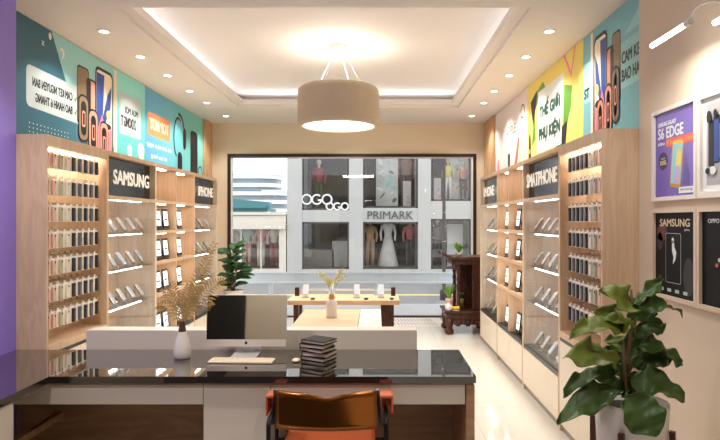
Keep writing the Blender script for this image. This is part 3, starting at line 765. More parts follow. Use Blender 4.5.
for xa, xc in ((-2.0, -.952), (.075, DX1-.055)):
    b = MB(); b.box(xa, xc, DY0+.03, DY0+.05, .589, DZ-.054); b.build('drawer_front', GREYW, dk)
    b = MB(); b.box(xa+.01, xc-.01, DY0+.0505, DY1-.08, .60, DZ-.07); b.build('drawer_box', OAKD, dk)
b = MB(); b.box(-.95, -.58, DY0+.05, DY1-.06, .03, DZ-.052); b.build('pedestal', GREYW, dk)
for xa, xc in ((-.948, -.582),):
    b = MB(); b.box(xa, xc, DY0+.03, DY0+.0495, .035, DZ-.054); b.build('pedestal_door', GREYW, dk)
b = MB(); b.box(-.578, .072, DY0+.03, DY0+.0495, .589, DZ-.054); b.build('drawer_front', GREYW, dk)
b = MB(); b.box(-1.82, -1.80, 1.35, 2.78, .05, DZ-.052); b.build('wing_panel', GREYW, dk)
b = MB(); b.box(-2.05, -2.01, 2.65, 3.60, .33, .37); b.build('stretcher_rail', OAKD, dk)
b = MB(); b.box(DX0+.01, DX0+.03, 1.35, 3.6, .0, DZ-.052); b.build('end_panel', OAKD, dk)

# desktop computer
mc = thing('desktop_computer', (-.815, 3.52, DZ), 'silver all-in-one desktop computer with a glossy dark screen on the desk', 'computer')
mx, my = -.819, 3.53
b = MB(); b.box(mx-.254, mx+.254, my, my+.016, .804, 1.130, bev=.004); b.ball((mx, my+.012, .98), .2, 0, (1, .05, .72)); b.rot(b.bm.verts[:], -.085, 'X', (mx, my, .804)); b.build('casing', ALU, mc)
b = MB(); b.box(mx-.250, mx+.250, my-.003, my-.0005, .850, 1.127); b.rot(b.bm.verts[:], -.085, 'X', (mx, my, .804)); b.build('screen', MIRROR, mc)
b = MB(); b.box(mx-.252, mx+.252, my-.0035, my-.0008, .806, .850); b.ball((mx, my-.0035, .829), .009, 1, (1, .1, 1.1)); b.rot(b.bm.verts[:], -.085, 'X', (mx, my, .804)); b.build('chin', [GREYW, BLACK], mc)
b = MB(); b.prism([(my-.075, DZ+.001), (my-.075, DZ+.007), (my+.07, DZ+.012), (my+.055, .885), (my+.062, .885), (my+.085, DZ+.008), (my+.085, DZ+.001)], mx-.08, mx+.08, plane='YZ'); b.build('stand', ALU, mc)
# keyboard and mouse
kb = thing('keyboard', (-.80, 3.37, DZ), 'slim cream keyboard lying before the desktop computer', 'keyboard')
b = MB(); b.box(-1.0, -.615, 3.32, 3.425, DZ+.001, DZ+.012, bev=.003, rot=-.04); b.build('plate', PAPER, kb)
b = MB()
for r in range(5):
    for k in range(14):
        b.box(-.985+.0258*k, -.985+.0258*k+.022, 3.330+.018*r, 3.345+.018*r, DZ+.012, DZ+.0145)
b.rot(b.bm.verts[:], -.04, 'Z', (-.8075, 3.3725, 0)); b.build('keys', PAPER, kb)
b = MB(); b.ball((-.482, 3.375, DZ+.009), .03, 0, (.8, 1.2, .35), 20); tag(b.build('computer_mouse', PAPER, None, (-.482, 3.375, DZ)), 'small pale computer mouse between the keyboard and the books', 'mouse')
# books
bx, by, z = -.352, 3.44, DZ+.001
hs = [.024, .028, .024, .026, .022]; rots = [-.52, -.40, -.60, -.44, -.55]; dx = [.0, .004, -.006, -.008, .004]
BN = ['bottom', 'second from the bottom', 'middle', 'second from the top', 'topmost']
for k in range(5):
    h = hs[k]; w, d = .085, .07
    o = thing('book', (bx+dx[k], by, z), 'dark book with cream pages, %s of the stack on the desk' % BN[k], 'book', 'stacked dark books on the desk')
    b = MB(); b.box(-w, w, -d, d, 0, .004); b.box(-w, w, -d, d, h-.004, h-.0005); b.box(-w, -w+.004, -d, d, .004, h-.004)
    o1 = b; b.rot(b.bm.verts[:], rots[k], 'Z', (0, 0, 0)); bmesh.ops.translate(b.bm, vec=(bx+dx[k], by, z), verts=b.bm.verts); b.build('cover', COVER, o)
    b = MB(); b.box(-w+.004, w-.005, -d+.005, d-.005, .004, h-.004); b.rot(b.bm.verts[:], rots[k], 'Z', (0, 0, 0)); bmesh.ops.translate(b.bm, vec=(bx+dx[k], by, z), verts=b.bm.verts); b.build('pages', PAGE, o)
    z += h
# vase with dried palm
vx, vy = -1.197, 3.46
vs_ = thing('vase', (vx, vy, DZ), 'white bottle vase of dried golden palm fronds on the desk', 'vase')
b = MB(); b.lathe([(.001, .001), (.044, .001), (.050, .008), (.053, .035), (.050, .07), (.040, .11), (.030, .14), (.024, .165)], (vx, vy, DZ), 32, cap=False); b.build('body', CERAM, vs_)
b = MB(); b.lathe([(.024, .165), (.019, .195), (.018, .220), (.021, .230), (.016, .230), (.015, .2)], (vx, vy, DZ), 28, cap=False)
b.build('neck', BROWNG, vs_)
def frond(root, base_, tip, sag, n, ll, m, w=.006, name='frond', side=None):
    base_, tip = Vector(base_), Vector(tip); b = MB(); d = tip-base_; pts = []
    for i in range(n+1):
        t = i/n; pts.append(base_+d*t+Vector((0, 0, sag*4*t*(1-t))))
    b.tube(pts, [.0022*(1-.7*i/n) for i in range(n+1)], 5)
    S = side or d.cross(Vector((0, 1, 0))).normalized()
    for i in range(max(1, n//4), n+1):
        t = i/n; p = pts[i]; dr = (pts[min(i+1, n)]-pts[i-1]).normalized()
        for sg in (-1, 1):
            L = ll*(1.15-.75*abs(t-.45)*1.6)
            q = p+(S*sg*.85+dr*.55+Vector((0, .12*random.uniform(-1, 1), -.12))).normalized()*L
            mdl = (p+q)/2+Vector((0, 0, .006)); nn = (q-p).cross(Vector((0, 1, 0))).normalized()
            if nn.length < .1: nn = Vector((0, 0, 1))
            b.grid([[p-nn*.001, p+nn*.001], [mdl-nn*w, mdl+nn*w], [q-nn*.0008, q+nn*.0008]], 0)
    return b.build(name, m, root)
vz = DZ+.22
for tip, sag, nn_ in (((-.12, .02, .20), .03, 12), ((-.055, -.03, .24), .02, 13), ((-.005, .0, .17), .0, 10), ((.05, -.02, .23), .02, 13), ((.10, .02, .20), .03, 12),
                     ((.19, .03, .48), .03, 20), ((.16, .0, .38), .04, 18), ((.25, .02, .25), .06, 17), ((.12, -.03, .11), .04, 11), ((-.14, -.02, .10), .05, 11)):
    frond(vs_, (vx, vy, vz-.03), (vx+tip[0], vy+tip[1], vz+tip[2]), sag, nn_, .055, PALMD, .0055)

# ------------------------------------------------------------------ chair
cx = -.243
ch = thing('office_chair', (cx, 2.98, 0), 'brown leather armchair with slim black frame pulled up to the desk', 'chair')
def arc_sheet(x0, x1, top, bot, depth, thick, m, name, wav):
    rows = []
    n = 20
    for j in range(7):
        row = []
        for i in range(n+1):
            t = i/n; x = x0+(x1-x0)*t; zz = bot+(top(t)-bot)*j/6
            y = 2.75+depth*(1-(2*t-1)**2)*-1+.02*(j/6)*-1
            row.append(Vector((x, y, zz)))
        rows.append(row)
    b = MB(); b.grid(rows, 0, thick); return b.build(name, m, ch)
top = lambda t: .775-.022*math.exp(-((t-.52)/.13)**2)-.006*math.sin(PI*t)
arc_sheet(cx-.243, cx+.243, top, .585, .035, .014, LEATHER, 'backrest', 0)
b = MB(); rows = []
for j in range(9):
    v = j/8; row = []
    for i in range(13):
        t = i/12; row.append(Vector((cx-.236+.472*t, 2.80+.40*v, .455-.02*math.sin(PI*t)*math.sin(PI*v)-.01*v)))
    rows.append(row)
b.grid(rows, 0, .03); b.build('seat', LEATHO, ch)
for sgn in (-1, 1):
    X = cx+sgn*.295; b = MB()
    b.tube([(X, 2.80, .012), (X, 2.80, .58), (X, 2.83, .60), (X, 3.0, .60), (X, 3.03, .58), (X, 3.03, .012)], .011, 10)
    b.tube([(X, 2.80, .012), (X, 3.03, .012)], .011, 10)
    b.build('side_frame', BLACKM, ch)
    b = MB(); y0, y1 = 2.90, 3.01
    b.box(X-.034, X+.038, y0, y1, .676, .694, bev=.007); b.box(X-.034, X-.024, y0, y1, .585, .688, bev=.003); b.box(X+.028, X+.038, y0, y1, .60, .688, bev=.003); b.box(X-.026, X+.030, y1-.014, y1-.004, .59, .685)
    b.build('armrest', LEATHO, ch)
    b = MB(); b.tube([(X, 2.80, .58), (X-sgn*.03, 2.765, .60), (X-sgn*.045, 2.75, .77)], .010, 8); b.build('back_post', BLACKM, ch)
b = MB()
for y in (2.82, 3.02): b.tube([(cx-.295, y, .42), (cx+.295, y, .42)], .010, 8)
b.build('cross_bar', BLACKM, ch)

# ------------------------------------------------------------------ display tables
tt = thing('display_table', (-.33, 5.79, 0), 'tall oak display table on dark legs in the middle of the shop', 'table')
b = MB(); b.box(-.89, .236, 5.60, 5.98, .755, .80, bev=.002); b.build('table_top', OAKH, tt)
for x0 in (-.83, .05):
    b = MB(); b.box(x0, x0+.13 if x0 > 0 else x0+.05, 5.63, 5.70, 0, .755); b.build('leg', ROSE, tt)
    b = MB(); b.box(x0, x0+.13 if x0 > 0 else x0+.05, 5.88, 5.95, 0, .755); b.build('leg', ROSE, tt)
b = MB(); b.box(-.82, .20, 5.955, 5.965, .852, .872); b.build('back_rail', WHITE, tt)
for x0 in (-.86, .16):
    b = MB(); b.box(x0, x0+.045, 5.94, 5.975, .80, .89); b.build('rail_post', ROSE, tt)
lt = thing('low_display_counter', (-.33, 5.1, 0), 'lower oak counter with a pale end standing before the tall display table', 'counter')
b = MB(); b.box(-.71, -.155, 4.63, 5.595, .68, .715, bev=.002); b.build('counter_top', OAKH, lt)
b = MB(); b.box(-.15, .048, 4.63, 5.595, .02, .715, bev=.002); b.build('end_cabinet', CREAML, lt)
b = MB(); b.box(-.70, -.16, 4.66, 5.58, .02, .68); b.build('cabinet', CREAML, lt)
for k, x in enumerate((-.73, -.46, -.20, .05)):
    place(PH['silver' if k % 2 else 'gold'], USED, (x, 5.80, .80), -PI/2, 'phone on a clear stand, %s along the tall display table' % ORD[k], 'phone', 'phones on the tall display table')
clip = thing('security_clip', (0, 0, 0), 'x', 'security clip')
b = MB(); b.lathe([(.022, 0), (.022, .012), (.012, .02), (.001, .02)], (0, 0, 0), 16); b.build('base', BLACK, clip)
b = MB(); b.box(-.03, .03, -.012, .012, .02, .026); b.build('plate', CERAM, clip); CL = freeze(clip)
for k, x in enumerate((-.64, -.10, .16)):
    place(CL, USED, (x, 5.67, .80), 0, 'small dark security clip, %s along the front of the tall display table' % ORD[k], 'security clip', 'security clips on the display table')
# white bottle with golden sprigs on the low counter
qx, qy = -.405, 5.12
sv = thing('vase', (qx, qy, .715), 'small white vase with gold neck and yellow sprigs on the low counter', 'vase')
b = MB(); b.lathe([(.001, 0), (.046, 0), (.050, .01), (.050, .13), (.044, .155), (.03, .165)], (qx, qy, .715), 28, cap=False); b.build('body', CERAMM, sv)
b = MB(); b.lathe([(.03, .165), (.024, .175), (.024, .205), (.028, .21), (.022, .21), (.02, .19)], (qx, qy, .715), 24, cap=False); b.build('neck', GOLD, sv)
for k in range(7):
    a = k/7*2*PI; tip = Vector((qx+.14*math.cos(a)+.01, qy+.05*math.sin(a), 1.11+.05*math.sin(k*2.3)))
    b = MB(); p0 = Vector((qx, qy, .90)); pm = (p0+tip)/2+Vector((-.02*math.cos(a), 0, .03))
    b.tube([p0, pm, tip], .0022, 5)
    for j in range(16):
        t = .45+.55*j/15; p = p0.lerp(pm, t*2) if t < .5 else pm.lerp(tip, t*2-1)
        b.ball(p+Vector((random.uniform(-.02, .02), random.uniform(-.02, .02), random.uniform(-.012, .012))), random.uniform(.005, .009), 1, (1, 1, 1), 6)
    b.build('sprig', [GRASSG, GOLDF], sv)

# ------------------------------------------------------------------ plants
def leaf(b, base_, tip, width, normal, cup=.25, droop=.12, wave=.02, m=0, shape='fiddle', n=11, k=7):
    base_, tip, normal = Vector(base_), Vector(tip), Vector(normal).normalized()
    d = tip-base_; L = d.length; dn = d.normalized(); s = dn.cross(normal).normalized(); nr = s.cross(dn).normalized()
    ph = random.uniform(0, 6)
    rows = []
    for i in range(n+1):
        t = i/n
        if shape == 'fiddle':
            wd = width*(.10*(1-t)+math.sin(PI*min(1, t**.85*1.0))**.7*(.55+.5*t)) if t < .98 else width*.12
            if t < .05: wd = width*.06
        else: wd = width*math.sin(PI*min(.985, t*.97+.015))**.8
        row = []
        for j in range(k):
            q = 2*j/(k-1)-1
            p = base_+d*t+s*(q*wd*.5)+nr*(cup*wd*.5*q*q + L*droop*4*t*(1-t)*.5 - L*droop*t*t*1.2 + wave*(math.sin(t*9+ph+q*2.2)+.45*math.sin(t*23+ph*2+q))*abs(q))
            row.append(p)
        rows.append(row)
    b.grid(rows, m, .0012)
# large fig in white planter
fx, fy = 1.185, 2.60
fg = thing('potted_fig', (fx, fy, 0), 'large fiddle leaf fig in a tall white planter below the framed posters', 'potted plant')
b = MB(); b.lathe([(.001, .10), (.118, .10), (.130, .11), (.160, .75), (.160, .765), (.148, .765), (.144, .72), (.001, .72)], (fx, fy, 0), 48, cap=False); b.build('pot', CERAMM, fg)
b = MB(); b.lathe([(.143, .721), (.09, .73), (.001, .735)], (fx, fy, 0), 32, cap=False); b.build('soil', SOIL, fg)
for k in range(4):
    a = PI/4+k*PI/2+.12; b = MB()
    b.box(fx+.172*math.cos(a)-.012, fx+.172*math.cos(a)+.012, fy+.172*math.sin(a)-.012, fy+.172*math.sin(a)+.012, 0, .66, rot=a); b.build('stand_leg', ROSE, fg)
b = MB()
b.tube([(fx, fy, .73), (fx-.01, fy+.01, .95), (fx+.005, fy, 1.15), (fx+.0, fy, 1.28)], [.011, .010, .008, .006], 8)
b.tube([(fx-.02, fy-.03, .73), (fx-.04, fy-.02, .88), (fx-.045, fy-.02, 1.04)], [.009, .008, .006], 8)
b.build('stem', STEM, fg)
def fp(cx_, cy_, dy): return at(560+cx_/2.444, 260+cy_/2.444, fy+dy)
FL = [  # base, tip (crop px), depth base, depth tip, width, normal, young?, droop
 ((188, 122), (104, 72), 0, -.10, .135, (-.1, -.75, .65), 1, .06),
 ((172, 122), (252, 44), 0, .02, .075, (-.55, -.5, .65), 0, .05),
 ((175, 120), (302, 108), 0, -.02, .10, (0, -.45, .9), 0, .18),
 ((165, 170), (40, 158), 0, -.12, .13, (0, -.55, .85), 1, .15),
 ((180, 172), (92, 118), 0, -.02, .11, (-.2, -.6, .75), 1, .1),
 ((182, 190), (256, 148), 0, .04, .10, (.1, -.6, .75), 0, .1),
 ((188, 212), (306, 236), 0, -.05, .115, (.1, -.5, .85), 0, .2),
 ((180, 258), (278, 232), 0, .0, .10, (.1, -.75, .6), 0, .06),
 ((142, 252), (30, 222), -.02, -.10, .16, (-.1, -.6, .8), 1, .15),
 ((140, 275), (12, 302), -.02, -.06, .10, (0, -.5, .85), 0, .2),
 ((150, 318), (2, 372), -.03, -.14, .13, (-.1, -.55, .8), 0, .2),
 ((165, 300), (306, 318), -.02, -.12, .165, (0, -.6, .8), 0, .16),
 ((160, 330), (238, 430), -.17, -.27, .19, (-.15, -.75, .6), 0, .04),
 ((165, 268), (195, 160), .0, .10, .12, (0, -.8, .5), 0, .05),
 ((160, 300), (110, 210), .02, .12, .12, (0, -.8, .5), 0, .05),
 ((150, 330), (250, 275), .02, .10, .13, (.1, -.6, .7), 0, .1),
 ((150, 330), (80, 268), .02, .06, .12, (0, -.6, .7), 0, .1),
 ((172, 150), (222, 100), .03, .10, .12, (.2, -.75, .5), 0, .05),
 ((165, 330), (215, 372), -.02, -.10, .14, (.1, -.7, .6), 0, .1),
 ((150, 230), (128, 180), .05, .12, .12, (0, -.8, .5), 1, .05)]
for (bp, tp, db, dt, w, nrm, yg, dr) in FL:
    b = MB(); leaf(b, fp(*bp, db), fp(*tp, dt), w*1.16, nrm, .30, dr, .022, 0, 'fiddle', 22, 9)
    pb = fp(*bp, db); st = Vector((fx-.005, fy, max(.74, min(1.27, pb.z-.03))))
    b.tube([st, (st+pb)/2+Vector((0, 0, .006)), pb], .0035, 6)
    b.build('leaf', LEAFL if yg else LEAF, fg)
# plant by the window
gx, gy = -2.03, 7.95
wp = thing('potted_plant', (gx, gy, 0), 'leafy green plant in a white pot at the corner of the shop window', 'potted plant')
b = MB(); b.lathe([(.001, 0), (.10, 0), (.115, .02), (.14, .60), (.14, .615), (.128, .615), (.12, .57), (.001, .57)], (gx, gy, 0), 36, cap=False); b.build('pot', CERAMM, wp)
b = MB(); b.lathe([(.122, .575), (.001, .59)], (gx, gy, 0), 24, cap=False); b.build('soil', SOIL, wp)
b = MB()
for dx_, h_ in ((0, 1.22), (.05, 1.05), (-.05, 1.0)): b.tube([(gx+dx_*.3, gy, .58), (gx+dx_, gy, h_*.85), (gx+dx_*1.2, gy, h_)], [.012, .009, .006], 7)
b.build('stem', STEM, wp)
for k in range(46):
    zb = .66+.56*((k*7) % 46)/46; a = k*2.4; r = .12+.13*random.random()*(1.1-.4*(zb-.7))
    p0 = Vector((gx+.02*math.cos(a), gy+.02*math.sin(a), zb)); p1 = p0+Vector((r*math.cos(a)*1.05, r*math.sin(a)*.9, .04+.09*random.random()))
    b = MB(); leaf(b, p0, p1, .10+.04*random.random(), (-.2*math.cos(a), -.45, .8), .2, .15, .008, 0, 'oval', 8, 5); b.build('leaf', LEAFS, wp)

# ------------------------------------------------------------------ carved altar by the window
AX0, AX1, AY0, AY1 = .985, 1.60, 7.84, 8.40
al = thing('carved_altar', ((AX0+AX1)/2, 8.1, 0), 'dark carved wooden altar cabinet on the floor beside the window', 'altar')
b = MB(); b.box(AX0, AX1, AY0, AY1, .22, .30, bev=.008); b.box(AX0-.03, AX1, AY0-.03, AY1, .30, .33, bev=.006); b.build('plinth', ROSE, al)
for (x, y) in ((AX0+.05, AY0+.05), (AX1-.05, AY0+.05), (AX0+.05, AY1-.05), (AX1-.05, AY1-.05)):
    b = MB(); b.lathe([(.03, 0), (.06, .012), (.062, .05), (.04, .09), (.055, .15), (.06, .22)], (x, y, 0), 16); b.ball((x-.02, y-.045, .05), .05, 0, (1, .6, 1), 12); b.build('foot', ROSE, al)
b = MB(); n = 24
pts = [(AX0+.1, .22)]+[(AX0+.1+(AX1-AX0-.2)*i/n, .17-.05*abs(math.sin(i/n*PI*3))-.02*(i % 2)) for i in range(n+1)]+[(AX1-.1, .22)]
b.prism(pts, AY0+.02, AY0+.045)
for i in range(7): b.lathe([(.001, -.012), (.026, -.008), (.03, 0)], (AX0+.13+i*.06, AY0+.018, .165), 10, ax='Y')
b.build('carved_apron', ROSE, al)
b = MB(); b.box(AX0+.24, AX1, AY1-.06, AY1-.03, .33, 1.05); b.box(AX1-.05, AX1-.02, AY0+.04, AY1-.06, .33, 1.05); b.build('back_panel', ROSE, al)
b = MB(); b.box(AX1-.24, AX1-.05, AY0+.05, AY0+.09, .33, 1.05); 
for i in range(6): b.box(AX1-.22, AX1-.07, AY0+.04, AY0+.05, .37+.11*i, .45+.11*i, bev=.004)
b.build('front_panel', ROSE, al)
for (x, y) in ((AX0+.18, AY0+.07), (AX0+.18, AY1-.08)):
    b = MB(); prof = [(.028, .33)]
    for i in range(15): prof.append((.020+.014*math.sin(i*1.9)**2, .36+.045*i))
    prof.append((.03, 1.05)); b.lathe(prof, (x, y, 0), 14); b.build('carved_column', ROSE, al)
b = MB(); b.box(AX0+.02, AX1+.0, AY0-.02, AY1, 1.05, 1.09, bev=.006); b.box(AX0+.08, AX1, AY0+.02, AY1, .98, 1.05)
for y in (AY0+.0, AY1-.05): b.prism([(AX0+.06, 1.06), (AX0-.06, 1.12), (AX0-.07, 1.15), (AX0-.03, 1.13), (AX0+.08, 1.095)], y-.01, y+.04)
for i in range(5): b.lathe([(.02, .90+.01*(i % 2)), (.032, .95), (.025, .99)], (AX0+.16+.0*i, AY0+.1+.08*i, 0), 10)
b.build('canopy', ROSE, al)
def tuft(name, loc, pot_r, pot_h, potm, h, n, leafm, label, spread=.06):
    r = thing(name, loc, label, 'potted plant'); x, y, z = loc
    b = MB(); b.lathe([(.001, 0), (pot_r*.75, 0), (pot_r, pot_h*.8), (pot_r, pot_h), (pot_r*.85, pot_h), (pot_r*.8, pot_h*.85), (.001, pot_h*.85)], loc, 20, cap=False); b.build('pot', potm, r)
    b = MB()
    for k in range(n):
        a = random.uniform(0, 2*PI); q = spread*random.uniform(.3, 1)
        leaf(b, (x+.012*math.cos(a), y+.012*math.sin(a), z+pot_h*.85), (x+q*math.cos(a), y+q*math.sin(a), z+pot_h+h*random.uniform(.6, 1)), .026, (math.cos(a)*-.6, math.sin(a)*-.6, .6), .1, .1, .002, 0, 'oval', 6, 3)
    o = b.build('leaves', leafm, r); return r
tuft('potted_plant', (1.05, 8.02, .33), .055, .16, TERRA, .22, 30, GRASSG, 'bright green plant in a pale pot on the altar ledge', .09)
tuft('potted_plant', (1.215, 8.06, .33), .05, .15, mat('olive_pot', srgb(128, 118, 48), .5), .10, 20, LEAFS, 'small dark green plant in an olive pot inside the altar', .07)
tuft('potted_plant', (1.19, 8.05, 1.09), .05, .05, CERAMM, .17, 26, GRASSG, 'yellow green plant standing on top of the altar', .12)
b = MB(); b.lathe([(.001, .0), (.05, 0), (.06, .012), (.056, .012), (.001, .006)], (1.12, 7.885, .33), 20, cap=False); tag(b.build('fruit_plate', CERAM, None, (1.12, 7.885, .33)), 'small white plate under the yellow fruit on the altar ledge', 'plate')
for k, (dx_, dy_) in enumerate(((-.035, 0), (.0, -.012), (.035, .004))):
    b = MB(); b.ball((1.12+dx_, 7.885+dy_, .37), .028, 0, (1, 1, .95), 14); tag(b.build('fruit', YEL, None, (1.12+dx_, 7.885+dy_, .343)), 'yellow fruit on the altar plate, %s' % ('nearest the ledge end', 'middle of three', 'nearest the carved panel')[k], 'fruit', 'yellow fruit on the altar')
b = MB(); b.ball((1.02, 7.86, .385), .055, 0, (1, 1, 1), 16); b.lathe([(.012, 0), (.02, .02)], (1.02, 7.86, .43), 10); tag(b.build('jar', CERAM, None, (1.02, 7.86, .33)), 'round white jar at the open end of the altar ledge', 'jar')

# floor mat
b = MB(); x0, x1, y0, y1 = .34, 1.02, 8.45, 9.15
b.box(x0-.12, x1+.02, y0, y1, 0, .006)
for r in range(2):
    for k in range(13):
        vv = b.box(x0-.06+.052*k, x0-.045+.052*k, y0+.08+.32*r, y0+.32+.30*r, .006, .008, 1); b.rot(vv, .12, 'Z', (x0+.05*k, y0+.2, 0))
tag(b.build('door_mat', [mat('pale_mat', srgb(226, 222, 216), .7), mat('mat_grey_stroke', srgb(150, 150, 150), .7)], None, (.65, 8.8, 0)), 'pale door mat with grey strokes beside the altar', 'mat')

# ------------------------------------------------------------------ street outside
ROADM = mat('grey_asphalt', srgb(128, 128, 130), .8, noise=(3, .12)); PAVEM = mat('pale_paving', srgb(176, 176, 178), .8, noise=(4, .08))
STONE = mat('grey_facade', srgb(178, 179, 176), .8, noise=(2, .05)); SHOPD = mat('dim_shop_interior', srgb(70, 68, 66), .7, noise=(1.6, .5))
STONEB = mat('beige_facade', srgb(206, 200, 190), .8, noise=(2, .05)); DKB = mat('dark_facade', srgb(78, 72, 70), .8, noise=(3, .3))
FARW = mat('far_white_facade', srgb(222, 226, 228), .8); FARG = mat('far_grey_glazing', srgb(128, 142, 150), .4); TEALA = mat('teal_awning', srgb(58, 122, 130), .6)
RAIL = mat('pale_guardrail', srgb(206, 216, 222), .4); LINE = mat('yellow_road_paint', srgb(240, 226, 130), .7)
b = MB(); b.box(-60, 40, YB+.12, 10.9, -.12, -.02); struct(b.build('pavement', PAVEM))
b = MB(); b.box(-60, 40, 10.9, 15.5, -.2, -.1); struct(b.build('road', ROADM))
b = MB(); b.box(-60, 40, 12.72, 12.86, -.1, -.097); b.box(-60, 40, 15.2, 15.32, -.1, -.097); tag(b.build('road_marking', LINE, None, (0, 12.8, -.1)), 'pale yellow painted lines along the road outside the window', 'road marking')
b = MB(); b.box(-60, 40, 15.5, 17, -.2, 0); struct(b.build('pavement_far', PAVEM))
b = MB(); b.box(-300, 200, 17, 320, -.3, -.05); struct(b.build('ground', PAVEM))
gr = thing('guardrail', (0, 10.6, -.02), 'long pale guardrail along the roadside outside the window', 'guardrail')
b = MB(); b.prism([(10.57, .41), (10.60, .41), (10.62, .44), (10.62, .59), (10.60, .625), (10.57, .625), (10.57, .60), (10.60, .585), (10.60, .45), (10.57, .435)], -14, 14, plane='YZ'); b.build('beam', RAIL, gr)
for k in range(9):
    b = MB(); b.box(-8+2*k-.04, -8+2*k+.04, 10.62, 10.68, -.02, .60); b.build('post', RAIL, gr)
YF = 17.0
fxx = lambda x: (x-376)*YF/F
fz = lambda y: 1.6-(y-220.5)*YF/F
bd = thing('shop_building', (fxx(380), YF+1, 0), 'grey shop building with large display windows across the street', 'building')
b = MB(); TOPF = 7.5
cols = [(287, 302), (349, 363), (418, 431), (471, 640)]
for a_, c_ in cols: b.box(fxx(a_), fxx(c_), YF, YF+.5, 0, TOPF)
for (a_, c_), yy in (((302, 349), (210, 222)), ((363, 418), (208, 222)), ((431, 471), (201, 219))):
    b.box(fxx(a_), fxx(c_), YF+.02, YF+.5, fz(yy[1]), fz(yy[0])); b.box(fxx(a_), fxx(c_), YF+.02, YF+.5, 4.6, TOPF); b.box(fxx(a_), fxx(c_), YF+.02, YF+.5, 0, .12)
b.box(fxx(287), fxx(640), YF+1.6, YF+6, 0, TOPF); b.box(fxx(287), fxx(640), YF+.5, YF+1.6, 4.6, TOPF)
b.box(fxx(287), fxx(287)+.1, YF+.5, YF+1.6, 0, 4.6)
b.build('wall', STONE, bd)
for (a_, c_), (t_, m_) in (((302, 349), (222, 210)), ((363, 418), (222, 208)), ((431, 471), (219, 201))):
    for z0, z1 in ((.12, fz(t_)), (fz(m_), 4.6)):
        b = MB(); g = .05
        x0, x1 = fxx(a_), fxx(c_)
        b.box(x0, x0+g, YF+.04, YF+.1, z0, z1); b.box(x1-g, x1, YF+.04, YF+.1, z0, z1); b.box(x0, x1, YF+.04, YF+.1, z1-g, z1); b.box(x0, x1, YF+.04, YF+.1, z0, z0+g)
        w = b.build('shop_window', DKB, bd)
        b = MB(); b.box(x0+g, x1-g, YF+.06, YF+.066, z0+g, z1-g); b.build('pane', GLASS, w)
        b = MB(); b.box(x0, x1, YF+1.5, YF+1.58, z0, z1); b.build('display_back', SHOPD, w)
letters3d('PRIMARK', (fxx(367.5), YF+.018, fz(219)), (1, 0, 0), (0, 0, 1), (0, -1, 0), fxx(413)-fxx(367.5), .24, .03, 'lettering', mat('dark_grey_letters', srgb(86, 86, 88), .5), bd, 0)
RINGM = mat('white_window_letters', srgb(226, 226, 226), .5)
def ogo(x0, x1, yc, h, clip_first=False):
    b = MB(); n = 3; w = (fxx(x1)-fxx(x0))/n; r = w*.46
    for k in range(n):
        c = (fxx(x0)+w*(k+.5), YF+.03, fz(yc))
        a0, a1 = (0, 2*PI) if k != 1 else (.25*PI, 1.95*PI)
        pts = [(c[0]+r*math.cos(a0+(a1-a0)*i/24), c[1], c[2]+r*math.sin(a0+(a1-a0)*i/24)) for i in range(24 if k != 1 else 25)]
        b.tube(pts, .028, 6, 0, k != 1)
        if k == 1: b.tube([(c[0]+r*math.cos(a1), c[1], c[2]+r*math.sin(a1)), (c[0]+r*.98, c[1], c[2]-.02), (c[0]+r*.2, c[1], c[2]-.02)], .028, 6)
    b.build('lettering', RINGM, bd)
ogo(301.5, 332, 199.5, 0); ogo(326, 348.5, 206.5, 0)
# panels and posters in the windows
DISP = [  # x0,x1,y0,y1,mat,label
 (332, 348, 241, 272, mat('pale_panel', srgb(176, 178, 178), .6), 'pale grey display panel, lower shop window below the ring letters'),
 (304, 334, 250, 274, mat('mid_grey_panel', srgb(134, 134, 134), .6), 'low grey display block, lower shop window below the ring letters'),
 (376, 398, 150, 206, mat('printed_pale_screen', srgb(206, 208, 206), .6, noise=(2.2, .2)), 'tall pale printed screen in the upper shop window above the dark lettering'),
 (403, 411, 181, 207, mat('white_poster_pink', srgb(226, 216, 216), .6, noise=(3, .2)), 'white poster in the upper shop window, beside the printed screen'),
 (434, 441, 178, 200, mat('white_poster_pink', srgb(226, 216, 216), .6), 'small white poster in the upper shop window by the lamp post'),
 (450, 468, 155, 199, mat('pale_mural', srgb(214, 212, 210), .6, noise=(2, .25)), 'pale mural panel in the upper shop window behind the altar'),
 (447, 463, 224, 272, mat('bright_white_panel', srgb(240, 240, 238), .6), 'bright white panel in the lower shop window behind the altar')]
for x0, x1, y0, y1, m, lab in DISP:
    b = MB(); k = (YF+1.0)/YF
    P0 = at(x0, y1, YF+1.0); P1 = at(x1, y0, YF+1.0); b.box(P0.x, P1.x, YF+1.0, YF+1.05, max(P0.z, .13) if y1 > 222 else max(P0.z, fz(208)+.05), P1.z)
    o = tag(b.build('poster_stand', m, None, (P0.x, YF+1, P0.z)), lab, 'poster stand')
    if 'mural' in lab or 'poster' in lab or 'printed' in lab:
        z0 = max(P0.z, fz(208)+.05); W2, H2 = P1.x-P0.x, P1.z-z0
        a = Art((P0.x, YF+.998, z0), (1, 0, 0), (0, 0, 1), (0, -1, 0)); pal = [PRED, YELP, PPINK, PGREY, PORCH, PTAN, PTEALL] if 'printed' not in lab else [PGREY, PTEALL, PW, PTAN]
        for i in range(16 if W2 > .3 else 7):
            a.disc(W2*random.uniform(.15, .85), H2*random.uniform(.1, .9), W2*random.uniform(.04, .12), W2*random.uniform(.05, .22), pal[i % len(pal)], 2+i, 10, random.uniform(0, 3))
        a.build('print', o)
